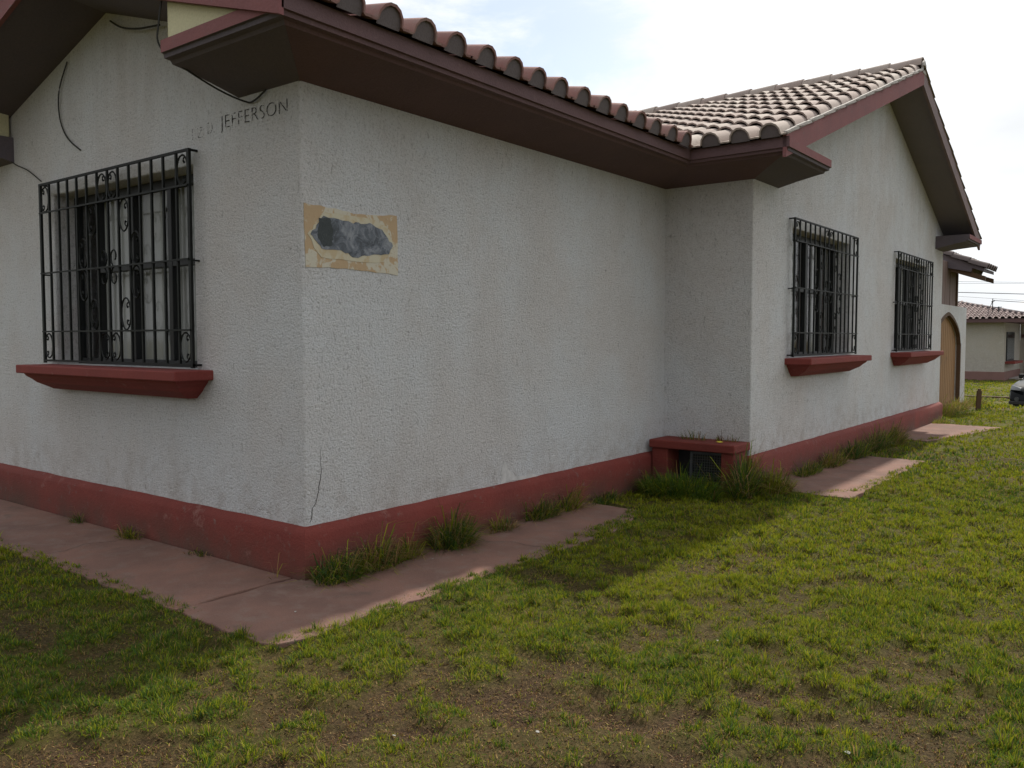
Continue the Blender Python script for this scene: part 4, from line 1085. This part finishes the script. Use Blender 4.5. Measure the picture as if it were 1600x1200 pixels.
# roof mast with a service wire
rm = MB(); bx_, by_, bz_ = -2.95, 46.6, 2.78
rm.tube([(bx_,by_,bz_),(bx_,by_,3.52)], .022, 6); rm.tube([(bx_-.22,by_,bz_),(bx_,by_,3.4)], .016, 5); rm.tube([(bx_-.05,by_,3.35),(bx_+.1,by_,3.42)], .03, 5)
rm.obj('roof_mast', M['wire'], h2)
m = MB(); m.tube([(bx_+.25,by_+.2,bz_-.05),(bx_+.25,by_+.2,bz_+.33)], .03, 6); m.tube([(bx_+.1,by_+.2,bz_+.28),(bx_+.4,by_+.2,bz_+.3)], .02, 5); m.obj('vent_pipe', M['greymetal'], h2)

m = MB(); m.box((-16, 31.2, GZ-.2), (4, 31.35, GZ+.07)); o = m.obj('kerb', M['postwood'], bevel=.02); tag(o, kind='structure')
# overhead lines
def pline(p0, p1, sag, r, label):
    m = MB(); n = 24; m.tube([(p0[0]+(p1[0]-p0[0])*k/n, p0[1]+(p1[1]-p0[1])*k/n, p0[2]+(p1[2]-p0[2])*k/n - sag*4*(k/n)*(1-k/n)) for k in range(n+1)], r, 5)
    tag(m.obj('power_line', M['wire'], smooth=True), label, 'cable', 'overhead lines beyond the house')
def ext(a, b, y=60):
    s_ = (b[1]-a[1])/(b[0]-a[0]); f = lambda x_: a[1]+s_*(x_-a[0]); return (-22, y, f(-22)), (14, y, f(14))
pline(*ext((-6.70,5.24),(-3.12,5.05)), 0, .009, 'topmost faint overhead line above the distant roof')
pline(*ext((-6.70,5.12),(-3.12,4.98)), 0, .008, 'thin overhead line, second from the top')
pline(*ext((-6.68,4.52),(-3.10,4.30)), 0, .022, 'thickest dark overhead line, crossing above the roof mast')
pline(*ext((-6.67,4.25),(-3.09,3.88)), 0, .008, 'thin overhead line just below the thickest one')
pline((bx_+.05, by_, 3.42), (12, 40, 2.2), .1, .014, 'service wire running right from the mast on the distant roof')

# ---------------------------------------------------------------- car, seen only by its front corner
car = empty('parked_car', 'black car at the right edge showing only its front corner', 'car', loc=(0,0,0))
def car_parts():
    # local: x = width (0 centre), y = length (front at y=0, rear y=4.1), z up
    prof = [(0.0,.22,.30,.70),(.05,.18,.52,.80),(.25,.17,.74,.86),(.9,.17,.90,.885),(1.2,.17,.95,.885),(1.9,.17,1.38,.80),(2.5,.17,1.44,.78),(3.3,.17,1.36,.78),(3.85,.2,.95,.84),(4.1,.25,.75,.76)]
    m = MB(); vs = []; nr_ = 12
    for (y_, zb_, zt_, hw) in prof:
        ring = []
        belt = min(.92, zt_)
        pts = [(0,zb_),(.82*hw/.88,zb_),(hw,zb_+.14),(hw*1.01,.55 if zt_>.6 else (zb_+zt_)/2),(hw*.985,min(belt,.88)),(hw*.80 if zt_>1 else hw*.90, zt_-.03 if zt_>1 else zt_-.015),(0,zt_)]
        vs += [(x_, y_, z_) for x_, z_ in pts] + [(-x_, y_, z_) for x_, z_ in pts[1:-1]][::-1]
    k_ = 12; fs = []
    for i in range(len(prof)-1):
        for j in range(k_): fs.append((i*k_+j, i*k_+(j+1) % k_, (i+1)*k_+(j+1) % k_, (i+1)*k_+j))
    fs += [tuple(range(k_)), tuple((len(prof)-1)*k_+j for j in range(k_))[::-1]]
    m.add(vs, fs); me = m.mesh('body', M['carpaint'], smooth=True)
    bo = link('body', me, car); sm = bo.modifiers.new('s', 'SUBSURF'); sm.levels = 2; sm.render_levels = 2
    for s_ in (-1, 1):
        g = MB(); g.prism([(1.28,.93),(1.88,1.30),(2.95,1.32),(3.55,.98),(3.5,.93)], 0, .02, lambda a,b,c: (s_*(.80+c- (b-.93)*.22), a, b)); g.obj('side_window', M['frame'], car)
        hl = MB(); hl.prism([(0,0),(.20,.03),(.26,.13),(.05,.10)], 0, .36, lambda a,b,c: (s_*(.80-a), -.02+.30*(a)*0+ (.26-a)*.9*.4 - c*.0+.0, .60+b)); 
        hm = MB(); vs_ = [(s_*.82,.20,.62),(s_*.50,.00,.60),(s_*.50,.01,.68),(s_*.80,.30,.76),(s_*.80,.24,.62),(s_*.48,.06,.60),(s_*.48,.08,.68),(s_*.78,.34,.75)]
        hm.add([(a, b-.06, c) for a, b, c in vs_[:4]] + vs_[4:], [(0,1,2,3),(4,7,6,5),(0,4,5,1),(1,5,6,2),(2,6,7,3),(3,7,4,0)]); hm.obj('headlight', M['lens'], car, bevel=.01, smooth=True)
        fl = MB(); fl.tube([(s_*.60,-.02,.36),(s_*.60,.06,.36)], .06, 14); fg = fl.obj('fog_lamp', M['greymetal'], car)
        mi_ = MB(); mi_.box((s_*.86-.09,1.42,.95), (s_*.86+.09,1.50,1.08)); mi_.obj('mirror', M['carpaint'], car, bevel=.03)
        for yw in (.82, 3.35):
            tw_ = MB(); tw_.tube([(s_*.66,yw,.30),(s_*.845,yw,.30)], .30, 24); ty = tw_.obj('wheel', M['tyre'], car, bevel=.02)
            ri = MB(); ri.tube([(s_*.84,yw,.30),(s_*.856,yw,.30)], .19, 20); ri.obj('rim', M['chrome'], ty)
    g = MB(); g.prism([(-.62,.95),(.62,.95),(.52,1.31),(-.52,1.31)], 0, .02, lambda a,b,c: (a, 1.22+(b-.95)*1.55-c, b+.0)); g.obj('windscreen', M['frame'], car)
    g = MB()
    for k in range(3): g.box((-.40,-.035,.46+.05*k), (.40,-.01,.475+.05*k))
    g.obj('front_grille', M['chrome'], car)
    g = MB(); g.box((-.80,-.045,.20),(.80,.02,.30)); g.obj('bumper_lip', M['darkplastic'], car, bevel=.02)
car_parts()
car.location = (1.44, 24.55, -.61); car.rotation_euler = (-.035, 0, math.radians(-8))
